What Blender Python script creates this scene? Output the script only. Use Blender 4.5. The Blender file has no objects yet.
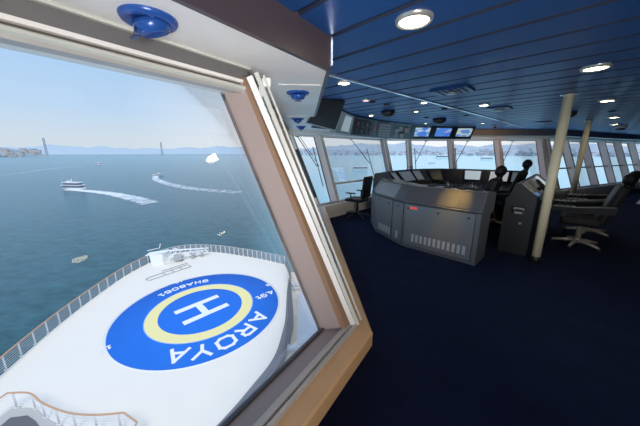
import bpy, bmesh, math, random
from mathutils import Vector, Matrix, noise
random.seed(7)
SC = bpy.context.scene
COL = SC.collection
PI = math.pi

# ------------------------------------------------------------------ camera
H = 1.62
FPX = 258.0
TH = math.atan(61 / FPX)
cd = bpy.data.cameras.new('camera'); cam = bpy.data.objects.new('camera', cd); COL.objects.link(cam)
cd.sensor_width = 36; cd.lens = 36 * FPX / 640; cd.clip_start = .02; cd.clip_end = 30000
cam.location = (0, 0, H); cam.rotation_euler = (PI / 2 - TH, 0, 0)
SC.camera = cam

# ship axes: F = fore, S = starboard
AX = math.radians(46)
Fv = Vector((-math.sin(AX), math.cos(AX), 0)); Sv = Vector((math.cos(AX), math.sin(AX), 0))
def W(s, f, z=0.0): return Sv * s + Fv * f + Vector((0, 0, z))

# ------------------------------------------------------------------ materials
def N(nt, t, **kw):
    n = nt.nodes.new(t)
    for k, v in kw.items(): setattr(n, k, v)
    return n
MATS = {}
def mat(name, col, rough=.5, metal=0., spec=.5, emit=None, es=0., var=0., vscale=8., bump=0., bscale=60., coat=0.):
    if name in MATS: return MATS[name]
    m = bpy.data.materials.new(name); m.use_nodes = True; nt = m.node_tree
    b = nt.nodes['Principled BSDF']
    b.inputs['Base Color'].default_value = (*col, 1); b.inputs['Roughness'].default_value = rough
    b.inputs['Metallic'].default_value = metal; b.inputs['Specular IOR Level'].default_value = spec
    b.inputs['Coat Weight'].default_value = coat
    if emit: b.inputs['Emission Color'].default_value = (*emit, 1); b.inputs['Emission Strength'].default_value = es
    tc = N(nt, 'ShaderNodeTexCoord')
    v = var if var else .06
    nz = N(nt, 'ShaderNodeTexNoise'); nz.inputs['Scale'].default_value = vscale; nz.inputs['Detail'].default_value = 4
    nt.links.new(tc.outputs['Object'], nz.inputs['Vector'])
    mr = N(nt, 'ShaderNodeMapRange'); mr.inputs[3].default_value = 1 - v; mr.inputs[4].default_value = 1 + v
    nt.links.new(nz.outputs['Fac'], mr.inputs[0])
    mx = N(nt, 'ShaderNodeMix', data_type='RGBA', blend_type='MULTIPLY'); mx.inputs[0].default_value = 1
    mx.inputs[6].default_value = (*col, 1)
    nt.links.new(mr.outputs[0], mx.inputs[7]); nt.links.new(mx.outputs[2], b.inputs['Base Color'])
    if bump:
        n2 = N(nt, 'ShaderNodeTexNoise'); n2.inputs['Scale'].default_value = bscale; n2.inputs['Detail'].default_value = 3
        nt.links.new(tc.outputs['Object'], n2.inputs['Vector'])
        bp = N(nt, 'ShaderNodeBump'); bp.inputs['Strength'].default_value = bump; bp.inputs['Distance'].default_value = .02
        nt.links.new(n2.outputs['Fac'], bp.inputs['Height']); nt.links.new(bp.outputs[0], b.inputs['Normal'])
    MATS[name] = m
    return m
def glass_mat(name, tint=(.97, .985, .99), f=.6):
    m = bpy.data.materials.new(name); m.use_nodes = True; nt = m.node_tree; nt.nodes.clear()
    o = N(nt, 'ShaderNodeOutputMaterial'); t = N(nt, 'ShaderNodeBsdfTransparent'); t.inputs[0].default_value = (*tint, 1)
    g = N(nt, 'ShaderNodeBsdfGlossy'); g.inputs['Roughness'].default_value = .01
    fr = N(nt, 'ShaderNodeFresnel'); fr.inputs[0].default_value = 1.45
    mm = N(nt, 'ShaderNodeMath', operation='MULTIPLY'); mm.inputs[1].default_value = f
    mx = N(nt, 'ShaderNodeMixShader')
    nt.links.new(fr.outputs[0], mm.inputs[0]); nt.links.new(mm.outputs[0], mx.inputs[0])
    nt.links.new(t.outputs[0], mx.inputs[1]); nt.links.new(g.outputs[0], mx.inputs[2]); nt.links.new(mx.outputs[0], o.inputs[0])
    MATS[name] = m; return m

GLASS = glass_mat('clear_window_glass', f=.42)
M_WHITE = mat('white_paint', (.86, .83, .81), .5)
M_SOFFIT = mat('soffit_white', (.9, .87, .86), .45)
M_FASCIA = mat('dark_fascia', (.05, .036, .042), .4)
M_FASCIA2 = mat('grey_fascia', (.16, .17, .2), .4)
M_WOOD = mat('light_maple', (.68, .38, .18), .35, var=.12, vscale=6)
M_CREAM = mat('cream_board', (.86, .77, .66), .4)
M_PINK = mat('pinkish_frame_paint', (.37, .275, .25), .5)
M_PINKF = mat('sunlit_frame_paint', (.86, .63, .56), .5)  # lighter copy of the frame pink; sunlight on far posts put into the colour
M_BROWN = mat('brown_edge', (.27, .15, .085), .45)
M_GASK = mat('black_gasket', (.035, .035, .04), .5)
M_SLOT = mat('dark_slot', (.07, .055, .045), .6)
M_ALU = mat('grey_aluminium', (.48, .46, .44), .4, .3)
M_RAILW = mat('pale_blind_rail', (.56, .57, .52), .35)
M_PELM = mat('charcoal_pelmet', (.115, .113, .115), .5)
M_BLUE = mat('blue_ceiling_metal', (.012, .085, .34), .46, .35, var=.03, coat=.05)
M_GROOVE = mat('ceiling_groove', (.004, .01, .035), .6)
M_TRIMC = mat('ceiling_trim_light', (.85, .9, .95), .22, .85)
M_CARPET = mat('navy_carpet', (.012, .019, .052), .95, spec=.1, var=.35, vscale=3.5, bump=.5, bscale=220)
M_BALL = mat('blue_diffuser', (.015, .07, .34), .25, .2)
M_POLE = mat('beige_pole', (.82, .70, .46), .4)
M_BLACK = mat('black_plastic', (.012, .012, .014), .45)
M_LEATH = mat('black_leather', (.006, .006, .007), .55, spec=.25, bump=.15, bscale=80)
M_CAB = mat('grey_cabinet', (.14, .15, .165), .42, .3)
M_CABD = mat('grey_cabinet_door', (.19, .203, .22), .4, .3)
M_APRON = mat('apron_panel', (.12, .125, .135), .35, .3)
M_DARKC = mat('dark_console', (.016, .0165, .018), .4)
M_TOPC = mat('console_top_light', (.34, .36, .38), .4, .2)
M_VENT = mat('vent_light', (.42, .44, .46), .5)
M_CHROME = mat('brushed_chrome', (.6, .58, .54), .28, .9)
M_BASE = mat('chair_base_cream', (.45, .40, .32), .35, .2)
M_RED = mat('red_plate', (.85, .05, .05), .4, emit=(1, .1, .08), es=.35)
M_LAMP = mat('downlight_glow', (1, .95, .85), .5, emit=(1, .86, .52), es=24)
M_LAMPR = mat('reddish_downlight_glow', (1, .6, .55), .5, emit=(1, .62, .55), es=2.5)
M_RING = mat('downlight_ring', (.55, .55, .53), .3, .6)
M_DECK = mat('white_deck', (.92, .85, .735), .6, var=.025, vscale=.7)
M_DBLUE = mat('helipad_blue', (.015, .15, .72), .8, spec=.15, var=.08, vscale=.8)
M_DYEL = mat('helipad_yellow', (.95, .83, .36), .8, spec=.1)
M_DWHT = mat('helipad_white', (.93, .93, .93), .6)
M_NET = mat('grey_edge_band', (.17, .175, .185), .7, var=.2, vscale=5)
M_RAILG = mat('railing_grey', (.42, .43, .44), .5)
M_POSTW = mat('pale_railing_post', (.74, .74, .74), .5)
M_RWOOD = mat('teak_handrail', (.62, .33, .17), .5)
M_BALC = mat('dark_balcony_floor', (.11, .11, .12), .8, var=.15)
M_LOW = mat('pale_lower_deck', (.62, .70, .80), .6)  # white paint in shade, its sky-blue tint put into the colour
M_HULL = mat('boat_white', (.9, .9, .9), .5)
M_BDARK = mat('boat_windows', (.12, .15, .2), .3)
M_FOAM_N = None

# ------------------------------------------------------------------ mesh builder
class MB:
    def __init__(s): s.bm = bmesh.new(); s.mi = 0
    def _f(s, vs, smooth=False):
        try:
            f = s.bm.faces.new(vs); f.material_index = s.mi; f.smooth = smooth; return f
        except ValueError: return None
    def box(s, c, size, rot=None, bev=0.):
        m = Matrix.Translation(Vector(c))
        if rot is not None: m = m @ (rot.to_4x4() if isinstance(rot, Matrix) else Matrix.Rotation(rot, 4, 'Z'))
        m = m @ Matrix.Diagonal((*size, 1))
        r = bmesh.ops.create_cube(s.bm, size=1, matrix=m)
        es = {e for v in r['verts'] for e in v.link_edges}
        for f in {f for v in r['verts'] for f in v.link_faces}: f.material_index = s.mi
        if bev: bmesh.ops.bevel(s.bm, geom=list(es), offset=bev, segments=2, affect='EDGES', profile=.6, material=-1)
        return s
    def loft(s, A, B, caps=True, smooth=False):
        a = [s.bm.verts.new(Vector(p)) for p in A]; b = [s.bm.verts.new(Vector(p)) for p in B]
        n = len(a)
        for i in range(n): s._f((a[i], a[(i + 1) % n], b[(i + 1) % n], b[i]), smooth)
        if caps: s._f(a[::-1]); s._f(b)
        return s
    def prism(s, poly, vec): return s.loft(poly, [Vector(p) + Vector(vec) for p in poly])
    def poly(s, pts): s._f([s.bm.verts.new(Vector(p)) for p in pts]); return s
    def strip(s, A, B, closed=False):
        a = [s.bm.verts.new(Vector(p)) for p in A]; b = [s.bm.verts.new(Vector(p)) for p in B]
        n = len(a)
        for i in range(n if closed else n - 1): s._f((a[i], a[(i + 1) % n], b[(i + 1) % n], b[i]))
        return s
    def tube(s, path, r, seg=8, caps=True):
        P = [Vector(p) for p in path]; n = len(P)
        rs = r if isinstance(r, (list, tuple)) else [r] * n
        rings = []; up = None
        for i, p in enumerate(P):
            t = ((P[min(i + 1, n - 1)] - P[i]).normalized() + (P[i] - P[max(i - 1, 0)]).normalized()).normalized()
            if up is None: up = Vector((0, 0, 1)) if abs(t.z) < .9 else Vector((1, 0, 0))
            u = t.cross(up).normalized(); v = u.cross(t).normalized(); up = v
            rings.append([s.bm.verts.new(p + (u * math.cos(2 * PI * k / seg) + v * math.sin(2 * PI * k / seg)) * rs[i]) for k in range(seg)])
        for a, b in zip(rings, rings[1:]):
            for k in range(seg): s._f((a[k], a[(k + 1) % seg], b[(k + 1) % seg], b[k]), True)
        if caps: s._f(rings[0][::-1]); s._f(rings[-1])
        return s
    def lathe(s, prof, o=(0, 0, 0), seg=24, mtx=None):
        o = Vector(o); rings = []
        for r, z in prof:
            ring = []
            for k in range(seg):
                p = Vector((r * math.cos(2 * PI * k / seg), r * math.sin(2 * PI * k / seg), z))
                if mtx: p = mtx @ p
                ring.append(s.bm.verts.new(p + o))
            rings.append(ring)
        for a, b in zip(rings, rings[1:]):
            for k in range(seg): s._f((a[k], a[(k + 1) % seg], b[(k + 1) % seg], b[k]), True)
        s._f(rings[0][::-1]); s._f(rings[-1])
        return s
    def ball(s, c, r, seg=16, rot=None):
        m = Matrix.Translation(Vector(c))
        if rot is not None: m = m @ rot.to_4x4()
        m = m @ Matrix.Diagonal((*(r if hasattr(r, '__len__') else (r, r, r)), 1))
        rr = bmesh.ops.create_uvsphere(s.bm, u_segments=seg, v_segments=seg // 2 + 2, radius=1, matrix=m)
        for f in {f for v in rr['verts'] for f in v.link_faces}: f.smooth = True; f.material_index = s.mi
        return s
    def build(s, name, m, parent=None, loc=None):
        bmesh.ops.remove_doubles(s.bm, verts=s.bm.verts, dist=1e-6)
        bmesh.ops.recalc_face_normals(s.bm, faces=s.bm.faces)
        me = bpy.data.meshes.new(name); s.bm.to_mesh(me); s.bm.free()
        for x in (m if isinstance(m, (list, tuple)) else [m]): me.materials.append(x)
        o = bpy.data.objects.new(name, me); COL.objects.link(o)
        if parent: o.parent = parent
        if loc is not None: o.location = loc
        return o
def bar(mb, p, q, w, h, up=(0, 0, 1)):
    p, q = Vector(p), Vector(q); d = (q - p).normalized(); u = Vector(up)
    x = d.cross(u).normalized(); y = x.cross(d).normalized()
    A = [p + x * a * w / 2 + y * b * h / 2 for a, b in ((-1, -1), (1, -1), (1, 1), (-1, 1))]
    return mb.loft(A, [a + (q - p) for a in A])
def tag(o, label=None, cat=None, group=None, kind=None):
    if label: o['label'] = label
    if cat: o['category'] = cat
    if group: o['group'] = group
    if kind: o['kind'] = kind
    return o
def thing(name, label, cat, loc=(0, 0, 0), rz=0., group=None):
    o = bpy.data.objects.new(name, None); COL.objects.link(o); o.empty_display_size = .1
    o.location = loc; o.rotation_euler = (0, 0, rz)
    return tag(o, label, cat, group)
def struct(o): o['kind'] = 'structure'; return o
def copy_tree(o, parent=None):
    c = o.copy(); COL.objects.link(c)
    if parent: c.parent = parent
    for ch in list(o.children): copy_tree(ch, c)
    return c

# ------------------------------------------------------------------ window wall plan
V = [Vector((-1.6, -1.26, 0)), Vector((.38, 1.61, 0)), Vector((.12, 6.0, 0)), Vector((2.55, 8.4, 0)), Vector((8.2, 8.6, 0)), Vector((16.35, 12.4, 0))]
NW = len(V) - 1
SEG_A = [(V[i + 1] - V[i]).normalized() for i in range(NW)]
SEG_O = [Vector((-a.y, a.x, 0)) for a in SEG_A]
SEG_L = [(V[i + 1] - V[i]).length for i in range(NW)]
MIT = []
for i in range(len(V)):
    if i == 0: MIT.append(SEG_O[0])
    elif i == NW: MIT.append(SEG_O[-1])
    else:
        b = (SEG_O[i - 1] + SEG_O[i]).normalized(); MIT.append(b / b.dot(SEG_O[i]))
Z0, Z1, TILT = .36, 2.06, .385
def off(i, d, z=0.): return V[i] + MIT[i] * d + Vector((0, 0, z))
def at(i, k, d, z): return V[i] + SEG_A[i] * k + SEG_O[i] * d + Vector((0, 0, z))
def lean(z): return TILT * (z - Z0)
def sweep(mb, i, prof):
    return mb.loft([off(i, d, z) for d, z in prof], [off(i + 1, d, z) for d, z in prof])
def ksweep(mb, i, k0, k1, prof):
    return mb.loft([at(i, k0, d, z) for d, z in prof], [at(i, k1, d, z) for d, z in prof])
def rect(d0, d1, z0, z1): return [(d0, z0), (d1, z0), (d1, z1), (d0, z1)]

SD = [.42, .29, .29, .46, .46]
def soff(i, extra, z):
    if i == 0: return V[0] + SEG_O[0] * (SD[0] + extra) + Vector((0, 0, z))
    if i == NW: return V[NW] + SEG_O[-1] * (SD[-1] + extra) + Vector((0, 0, z))
    p, q = V[i] + SEG_O[i - 1] * (SD[i - 1] + extra), V[i] + SEG_O[i] * (SD[i] + extra)
    a, b = SEG_A[i - 1], SEG_A[i]
    den = a.x * b.y - a.y * b.x; t = ((q.x - p.x) * b.y - (q.y - p.y) * b.x) / den
    r = p + a * t; r.z = z; return r
SIDES = ['left', 'notch', 'front', 'far', 'right']
CEIL = 2.35; SOF = 2.15
tn = [0]
def trim(mb, m):
    tn[0] += 1; return struct(mb.build('trim_%d' % tn[0], m))
for i in range(NW):
    far = i >= 2
    struct(sweep(MB(), i, rect(.12, .36, -.02, .33)).build('wall_' + SIDES[i], M_CREAM if far else M_WOOD))
    # sill board: rounded wooden nosing
    trim(sweep(MB(), i, [(0, .245), (0, .35), (.012, .362), (.115, .366), (.115, .33), (.02, .245)]), M_CREAM if far else M_WOOD)
    # inner frame with two grooves
    trim(sweep(MB(), i, [(.112, .33), (.112, .392), (.128, .396), (.133, .378), (.145, .378), (.15, .398), (.18, .398), (.186, .372), (.186, .33)]), M_ALU)
    trim(sweep(MB(), i, [(.182, .30), (.182, .374), (.312, .348), (.345, .30)]), M_PINK)
    trim(sweep(MB(), i, [(.308, .33), (.308, .362), (.33, .362), (.36, .33)]), M_GASK)
    # head: soffit, fascia, pelmet, blind rail
    A_ = [soff(i, .03, SOF), off(i, 1.2, SOF), off(i, 1.2, SOF + .03), soff(i, .03, SOF + .03)]
    B_ = [soff(i + 1, .03, SOF), off(i + 1, 1.2, SOF), off(i + 1, 1.2, SOF + .03), soff(i + 1, .03, SOF + .03)]
    trim(MB().loft(A_, B_), M_SOFFIT)
    trim(MB().loft([soff(i, e_, z_) for e_, z_ in rect(0, .03, SOF, CEIL + .05)], [soff(i + 1, e_, z_) for e_, z_ in rect(0, .03, SOF, CEIL + .05)]), M_FASCIA if i < 2 else M_FASCIA2)
    if not far:
        trim(sweep(MB(), i, [(.835, SOF), (.835, 2.066), (.90, 2.066), (.90, SOF)]), M_PELM)
        trim(sweep(MB(), i, [(.815, SOF), (.815, SOF - .012), (.836, SOF - .012), (.836, SOF)]), M_RAILW)
        trim(sweep(MB(), i, [(.815, 2.066), (.815, 2.048), (.85, 2.048), (.85, 2.066)]), M_WHITE)
        trim(sweep(MB(), i, [(.84, 2.05), (.84, 2.026), (.87, 2.026), (.87, 2.05)]), M_SLOT)
        trim(sweep(MB(), i, [(.815, 2.032), (.80, 2.024), (.80, 2.012), (.815, 2.004), (.87, 2.01), (.87, 2.032)]), M_RAILW)
        trim(sweep(MB(), i, [(.815, 2.006), (.82, 1.99), (.89, 1.99), (.92, 2.03), (.86, 2.03)]), M_ALU)
    else:
        trim(sweep(MB(), i, [(.72, SOF), (.72, 2.07), (.78, 2.05), (1.0, 2.05), (1.0, SOF)]), M_WHITE)
    trim(sweep(MB(), i, [(.93, 2.0), (.93, 2.2), (1.05, 2.2), (1.0, 2.0)]), M_WHITE)

POSTS = {0: [1.1], 1: [1.5, 2.95], 2: [.62], 3: [.55, 2.03, 3.7, 5.25], 4: [1.4, 2.9, 4.42, 5.95, 7.45]}
def post(i, k, w=.055):
    sh = SEG_O[i] * lean(Z1 + .02)
    base = Z0 - .02; hgt = Vector((0, 0, Z1 + .02 - base))
    def pr(mb, d0, d1, ww):
        A = [at(i, k - ww, d0, base), at(i, k - ww, d1, base), at(i, k + ww, d1, base), at(i, k + ww, d0, base)]
        mb.loft(A, [p + sh + hgt for p in A])
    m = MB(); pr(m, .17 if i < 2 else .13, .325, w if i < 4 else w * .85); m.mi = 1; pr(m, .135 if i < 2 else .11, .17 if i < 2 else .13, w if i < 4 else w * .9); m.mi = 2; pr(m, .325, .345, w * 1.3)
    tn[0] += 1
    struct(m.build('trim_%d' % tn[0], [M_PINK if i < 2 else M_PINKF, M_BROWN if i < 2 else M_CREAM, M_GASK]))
def cpost(i, w=.06):
    a0, a1 = SEG_A[i - 1], SEG_A[i]; base = Z0 - .02
    sh = MIT[i] * lean(Z1 + .02) + Vector((0, 0, Z1 + .02 - base))
    def pr(mb, d0, d1, ww):
        A = [off(i, d0, base) - a0 * ww, off(i, d1, base) - a0 * ww, off(i, d1, base), off(i, d1, base) + a1 * ww, off(i, d0, base) + a1 * ww, off(i, d0, base)]
        mb.loft(A, [p + sh for p in A])
    m = MB(); pr(m, .17, .33, w); m.mi = 1; pr(m, .135, .17, w + .006); m.mi = 2; pr(m, .33, .345, w + .012)
    tn[0] += 1
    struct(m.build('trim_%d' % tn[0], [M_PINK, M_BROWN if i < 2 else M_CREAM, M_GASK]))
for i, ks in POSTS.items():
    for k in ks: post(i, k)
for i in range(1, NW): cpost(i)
# panes: one window per opening
wn = 0
for i in range(NW):
    cuts = [0] + POSTS[i] + [SEG_L[i]]
    for j in range(len(cuts) - 1):
        wn += 1
        w = bpy.data.objects.new('window_%d' % wn, None); COL.objects.link(w); struct(w)
        k0, k1 = cuts[j], cuts[j + 1]
        zb, zt, d0 = .352, 2.08, .316
        def corner(kind, idx, k, d, z):
            return off(idx, d + lean(z), z) if kind else at(i, k, d + lean(z), z)
        A0 = corner(j == 0, i, k0, d0, zb); A1 = corner(j == 0, i, k0, d0, zt)
        B0 = corner(j == len(cuts) - 2, i + 1, k1, d0, zb); B1 = corner(j == len(cuts) - 2, i + 1, k1, d0, zt)
        MB().poly([A0, B0, B1, A1]).build('pane', GLASS, w)
        if i == 4 or (i == 2 and j == 1):
            zt_ = 1.05 if i == 4 else .80
            m = MB(); P = corner(j == 0, i, k0, .25, zt_); Q = corner(j == len(cuts) - 2, i + 1, k1, .25, zt_)
            bar(m, P, Q, .1, .045); m.build('transom', M_CREAM, w)
# blind guide strips on the corner post inner faces (notch side)
m = MB()
for dd, kk, tw in ((.10, .05, .024), (.065, .10, .012)):
    p = at(1, kk, dd, .39); q = at(1, kk, dd + lean(2.03), 2.06)
    bar(m, p, q, tw * .7, tw, up=SEG_O[1])
trim(m, M_RAILW)
m = MB()
p = at(1, .055, .135, .39); q = at(1, .055, .135 + lean(2.04), 2.04); bar(m, p, q, .02, .035, up=SEG_O[1])
trim(m, M_WHITE)

m = MB(); m.box(at(1, .15, .05 + lean(2.04), 2.03), (.05, .05, .05), rot=math.radians(3.5), bev=.006); m.box(at(1, .15, .085 + lean(2.04), 1.98), (.03, .03, .06), bev=.004)
trim(m, M_WHITE)
# ------------------------------------------------------------------ floor, ceiling, aft walls
ringf = [off(i, .13) for i in range(NW + 1)]
aftL, aftR = W(-2.1, -5), W(20.6, -5)
struct(MB().poly(ringf + [aftR, aftL]).prism([p - Vector((0, 0, .1)) for p in ringf + [aftR, aftL]], (0, 0, .05)).build('floor', M_CARPET))
M_AFT = mat('aft_wall_grey', (.12, .12, .13), .6)
struct(MB().prism([W(-2.3, -5, 0), W(20.8, -5, 0), W(20.8, -5.1, 0), W(-2.3, -5.1, 0)], (0, 0, 2.5)).build('wall_aft', M_AFT))
struct(MB().prism([off(0, .4), W(-2.3, -5.05), W(-2.2, -5.05), off(0, .5)], (0, 0, 2.5)).build('wall_port', M_AFT))
struct(MB().prism([off(NW, .4), W(20.7, -5.05), W(20.8, -5.05), off(NW, .5)], (0, 0, 2.5)).build('wall_starboard', M_AFT))
# ceiling planks along the fore-aft axis
PITCH = .335
def f_limit(s, d=.03):
    best = None
    R = [soff(i, d, 0) for i in range(NW + 1)]
    for a, b in zip(R, R[1:]):
        sa, fa = a.dot(Sv), a.dot(Fv); sb, fb = b.dot(Sv), b.dot(Fv)
        if min(sa, sb) <= s <= max(sa, sb) and abs(sb - sa) > 1e-6:
            f = fa + (fb - fa) * (s - sa) / (sb - sa)
            best = f if best is None else min(best, f)
    return best
def trim_f(s): return 1.84 - .075 * (s - 1.9)
def plank(mb, s0, s1, f0a, f0b, f1a, f1b):
    g, d = .011, .014
    mb.mi = 0
    zc = CEIL
    A = [W(s0 + g, f0a, zc + d), W(s0 + g + .012, f0a, zc), W(s1 - g - .012, f0b, zc), W(s1 - g, f0b, zc + d)]
    B = [W(s0 + g, f1a, zc + d), W(s0 + g + .012, f1a, zc), W(s1 - g - .012, f1b, zc), W(s1 - g, f1b, zc + d)]
    mb.mi = 1; mb.strip(A[:2], B[:2]); mb.strip(A[2:], B[2:]); mb.mi = 0; mb.strip(A[1:3], B[1:3])
ca = MB(); cf = MB()
n0 = -11
for n in range(n0, 58):
    s0 = 1.41 + PITCH * n; s1 = s0 + PITCH
    la, lb = f_limit(s0), f_limit(s1)
    if la is None or lb is None:
        if s0 < -2.2 or s0 > 20.4: continue
        la = lb = (la or lb or .3)
    ta, tb = min(trim_f(s0), la), min(trim_f(s1), lb)
    plank(ca, s0, s1, -5, -5, ta, tb)
    if la > ta or lb > tb: plank(cf, s0, s1, ta, tb, max(la, ta) + .0, max(lb, tb) + .0)
ca.mi = 1; ca.poly([W(-2.3, -5.1, CEIL + .016), W(20.8, -5.1, CEIL + .016)] + [off(i, .5, CEIL + .016) for i in range(NW, -1, -1)])
struct(ca.build('ceiling', [M_BLUE, M_GROOVE]))
struct(cf.build('ceiling_forward', [M_BLUE, M_GROOVE]))
m = MB(); bar(m, W(1.95, trim_f(1.95), CEIL - .004), W(11.4, trim_f(11.4), CEIL - .004), .03, .02); trim(m, M_TRIMC)
m = MB(); bar(m, soff(1, -.006, SOF + .03), soff(1, -.006, CEIL), .012, .012, up=(1, 0, 0)); trim(m, M_TRIMC)
# roof above, so that the deckhead is closed
struct(MB().prism([W(-2.4, -5.2, 2.5), W(20.9, -5.2, 2.5)] + [off(i, 1.1, 2.5) for i in range(NW, -1, -1)], (0, 0, .12)).build('roof', M_WHITE))
for i in range(NW):
    tn[0] += 1
    struct(sweep(MB(), i, rect(1.1, 1.18, SOF + .02, 2.62)).build('trim_%d' % tn[0], M_WHITE))

# ------------------------------------------------------------------ ceiling fittings
def downlight(x, y, r, label, red=False):
    t = thing('downlight', label, 'ceiling light', (x, y, CEIL), group='round ceiling downlights')
    MB().lathe([(r * .8, .01), (r * .8, -.006), (r * .86, -.02), (r, -.016), (r * 1.05, 0), (r * 1.05, .01)]).build('ring', M_RING, t)
    MB().lathe([(r * .2, .002), (r * .8, .002), (r * .79, -.012), (r * .3, -.0125)]).build('diffuser', M_LAMPR if red else M_LAMP, t)
for a in [(.53, 1.668, .1, 'large round downlight nearest the camera, in the wide blue ceiling planks'),
          (2.436, 2.512, .1, 'large round downlight at upper right, over the dark carpet'),
          (.257, 3.014, .075, 'round downlight just forward of the pale ceiling strip, beside the white soffit'),
          (.66, 3.98, .06, 'small reddish round downlight beside a black sprinkler, left ceiling', True),
          (1.034, 5.547, .065, 'small round downlight above the grey overhead gauge panel'),
          (1.56, 4.15, .06, 'small downlight near the pale ceiling strip, left of the dark vent panel'),
          (1.76, 5.02, .055, 'small downlight between the pale ceiling strip and the hanging black camera'),
          (2.74, 7.03, .06, 'small downlight just left of the camera above the three screens'),
          (2.59, 4.36, .08, 'flat downlight between the two square ceiling vents'),
          (4.2, 7.0, .065, 'small downlight over the dark fascia right of the three screens'),
          (4.15, 4.0, .09, 'nearest unlit looking downlight in the right hand row, beyond the near pole'),
          (6.3, 5.85, .1, 'second downlight of the right hand row, above the far window wall'),
          (1.34, -.08, .1, 'downlight behind the viewer, seen as the lower left spot reflected in the near window'),
          (2.85, 1.35, .1, 'downlight right of the viewer, seen as the faint spot reflected beside the near corner post'),
          (7.9, 7.27, .1, 'farthest downlight of the right hand row, near the right windows')]:
    downlight(*a)
def vent(x, y, sx, sy, label):
    t = thing('ceiling_vent', label, 'air vent', (x, y, CEIL), AX, 'square ceiling vents')
    MB().box((0, 0, -.008), (sx, sy, .03), bev=.006).build('frame', mat('vent_blue', (.012, .03, .11), .35, .3), t)
    m = MB()
    for k in range(5): m.box((0, (k - 2) * sy * .16, -.026), (sx * .8, sy * .05, .012))
    m.build('louvre', mat('vent_slat', (.05, .09, .22), .35, .3), t)
    MB().lathe([(.05, -.03), (.05, -.045), (.02, -.05)]).build('nozzle', M_RING, t)
vent(1.60, 3.38, .34, .42, 'large square blue ceiling vent just aft of the pale ceiling strip')
vent(3.07, 4.69, .42, .3, 'dark square ceiling vent left of the near pole')
vent(5.6, 6.8, .5, .3, 'far dark ceiling vent between the two poles')
def slot(x, y, label):
    o = MB().lathe([(.02, 0), (.05, 0), (.05, -.012), (.045, -.018), (.01, -.02)]).build('ceiling_sensor', M_BLACK, None, (x, y, CEIL))
    tag(o, label, 'sensor', 'flat black ceiling sensors')
slot(1.05, 4.35, 'flat black ceiling sensor right of the reddish downlight')
slot(2.15, 4.75, 'flat black ceiling sensor forward of the pale strip, near the vent')
slot(2.3, 5.9, 'flat black ceiling sensor above the hanging camera at the screens')
slot(3.0, 5.6, 'flat black ceiling sensor above the screen with the shore view')
slot(5.34, 5.02, 'flat black ceiling sensor in the right hand row of downlights')
slot(.78, 4.12, 'black sprinkler head right beside the reddish downlight')
def dome(x, y, r, h, label, white=False):
    t = thing('ceiling_camera', label, 'camera', (x, y, CEIL), 0, 'ceiling cameras')
    c = M_WHITE if white else M_BLACK
    MB().lathe([(r, .0), (r, -h * .55), (r * .95, -h * .6), (r * .3, -h * .62)]).build('housing', c, t)
    MB().lathe([(r * .8, -h * .6), (r * .75, -h * .8), (r * .45, -h), (.01, -h * 1.02)]).build('lens_dome', M_DARKC, t)
dome(1.25, 5.05, .125, .1, 'black round camera hanging over the gauge panels')
dome(2.72, 6.2, .14, .11, 'black round camera hanging over the middle overhead screen')
dome(4.7, 5.14, .09, .1, 'dark dome camera between the two poles')
dome(4.95, 7.7, .07, .08, 'small white dome camera above the far fascia', True)
dome(8.6, 7.75, .13, .12, 'white dome camera near the right window wall', True)

def ball_vent(x, y, rz, label):
    t = thing('air_diffuser', label, 'air diffuser', (x, y, SOF), rz, 'blue ball air diffusers in the white soffit')
    MB().lathe([(.06, .01), (.105, .01), (.105, -.008), (.098, -.018), (.078, -.024), (.07, -.01)], seg=32).build('flange', M_BALL, t)
    MB().lathe([(.068, -.005), (.07, -.03), (.06, -.052), (.05, -.06), (.045, -.05), (.02, -.035)], seg=28, mtx=Matrix.Rotation(.35, 3, 'X')).build('ball', M_BALL, t)
    m = MB(); m.tube([(0, -.055, -.05), (0, -.062, -.085)], .006); m.box((0, -.062, -.088), (.06, .018, .008), bev=.003)
    m.build('handle', mat('blue_handle', (.012, .03, .12), .4), t)
ball_vent(-.695, 1.203, -.6, 'large blue ball air diffuser at the top of the near window')
ball_vent(-.2, 2.53, .06, 'blue ball air diffuser just past the soffit corner, on a white plate')
ball_vent(-.36, 4.4, .06, 'second blue ball air diffuser past the soffit corner')
ball_vent(-.40, 5.75, .06, 'farthest blue ball air diffuser, left of the dark overhead screen')
for (x, y), lab in (((-.2, 2.53), 'white square plate around the nearer corner diffuser'), ((-.36, 4.4), 'white square plate around the second corner diffuser')):
    o = MB().box((0, 0, .001), (.34, .5, .006), bev=.002).build('cover_plate', M_WHITE, None, (x + .02, y - .02, SOF - .003)); o.rotation_euler.z = .06
    tag(o, lab, 'plate', 'soffit cover plates')

# ------------------------------------------------------------------ poles
def pole(x, y, label):
    t = thing('support_pole', label, 'pole', (x, y, 0), 0, 'beige round poles')
    MB().lathe([(.056, .09), (.056, CEIL)], seg=32).build('shaft', M_POLE, t)
    MB().lathe([(.063, .0), (.063, .1), (.058, .105)], seg=32).build('foot_sleeve', M_BLACK, t)
    MB().lathe([(.057, CEIL - .008), (.085, CEIL - .008), (.09, CEIL)], seg=32).build('collar', M_TRIMC, t)
pole(3.24, 3.62, 'nearer beige round pole standing on the dark carpet by the consoles')
pole(6.42, 6.50, 'farther beige round pole behind the helm chairs')

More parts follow.
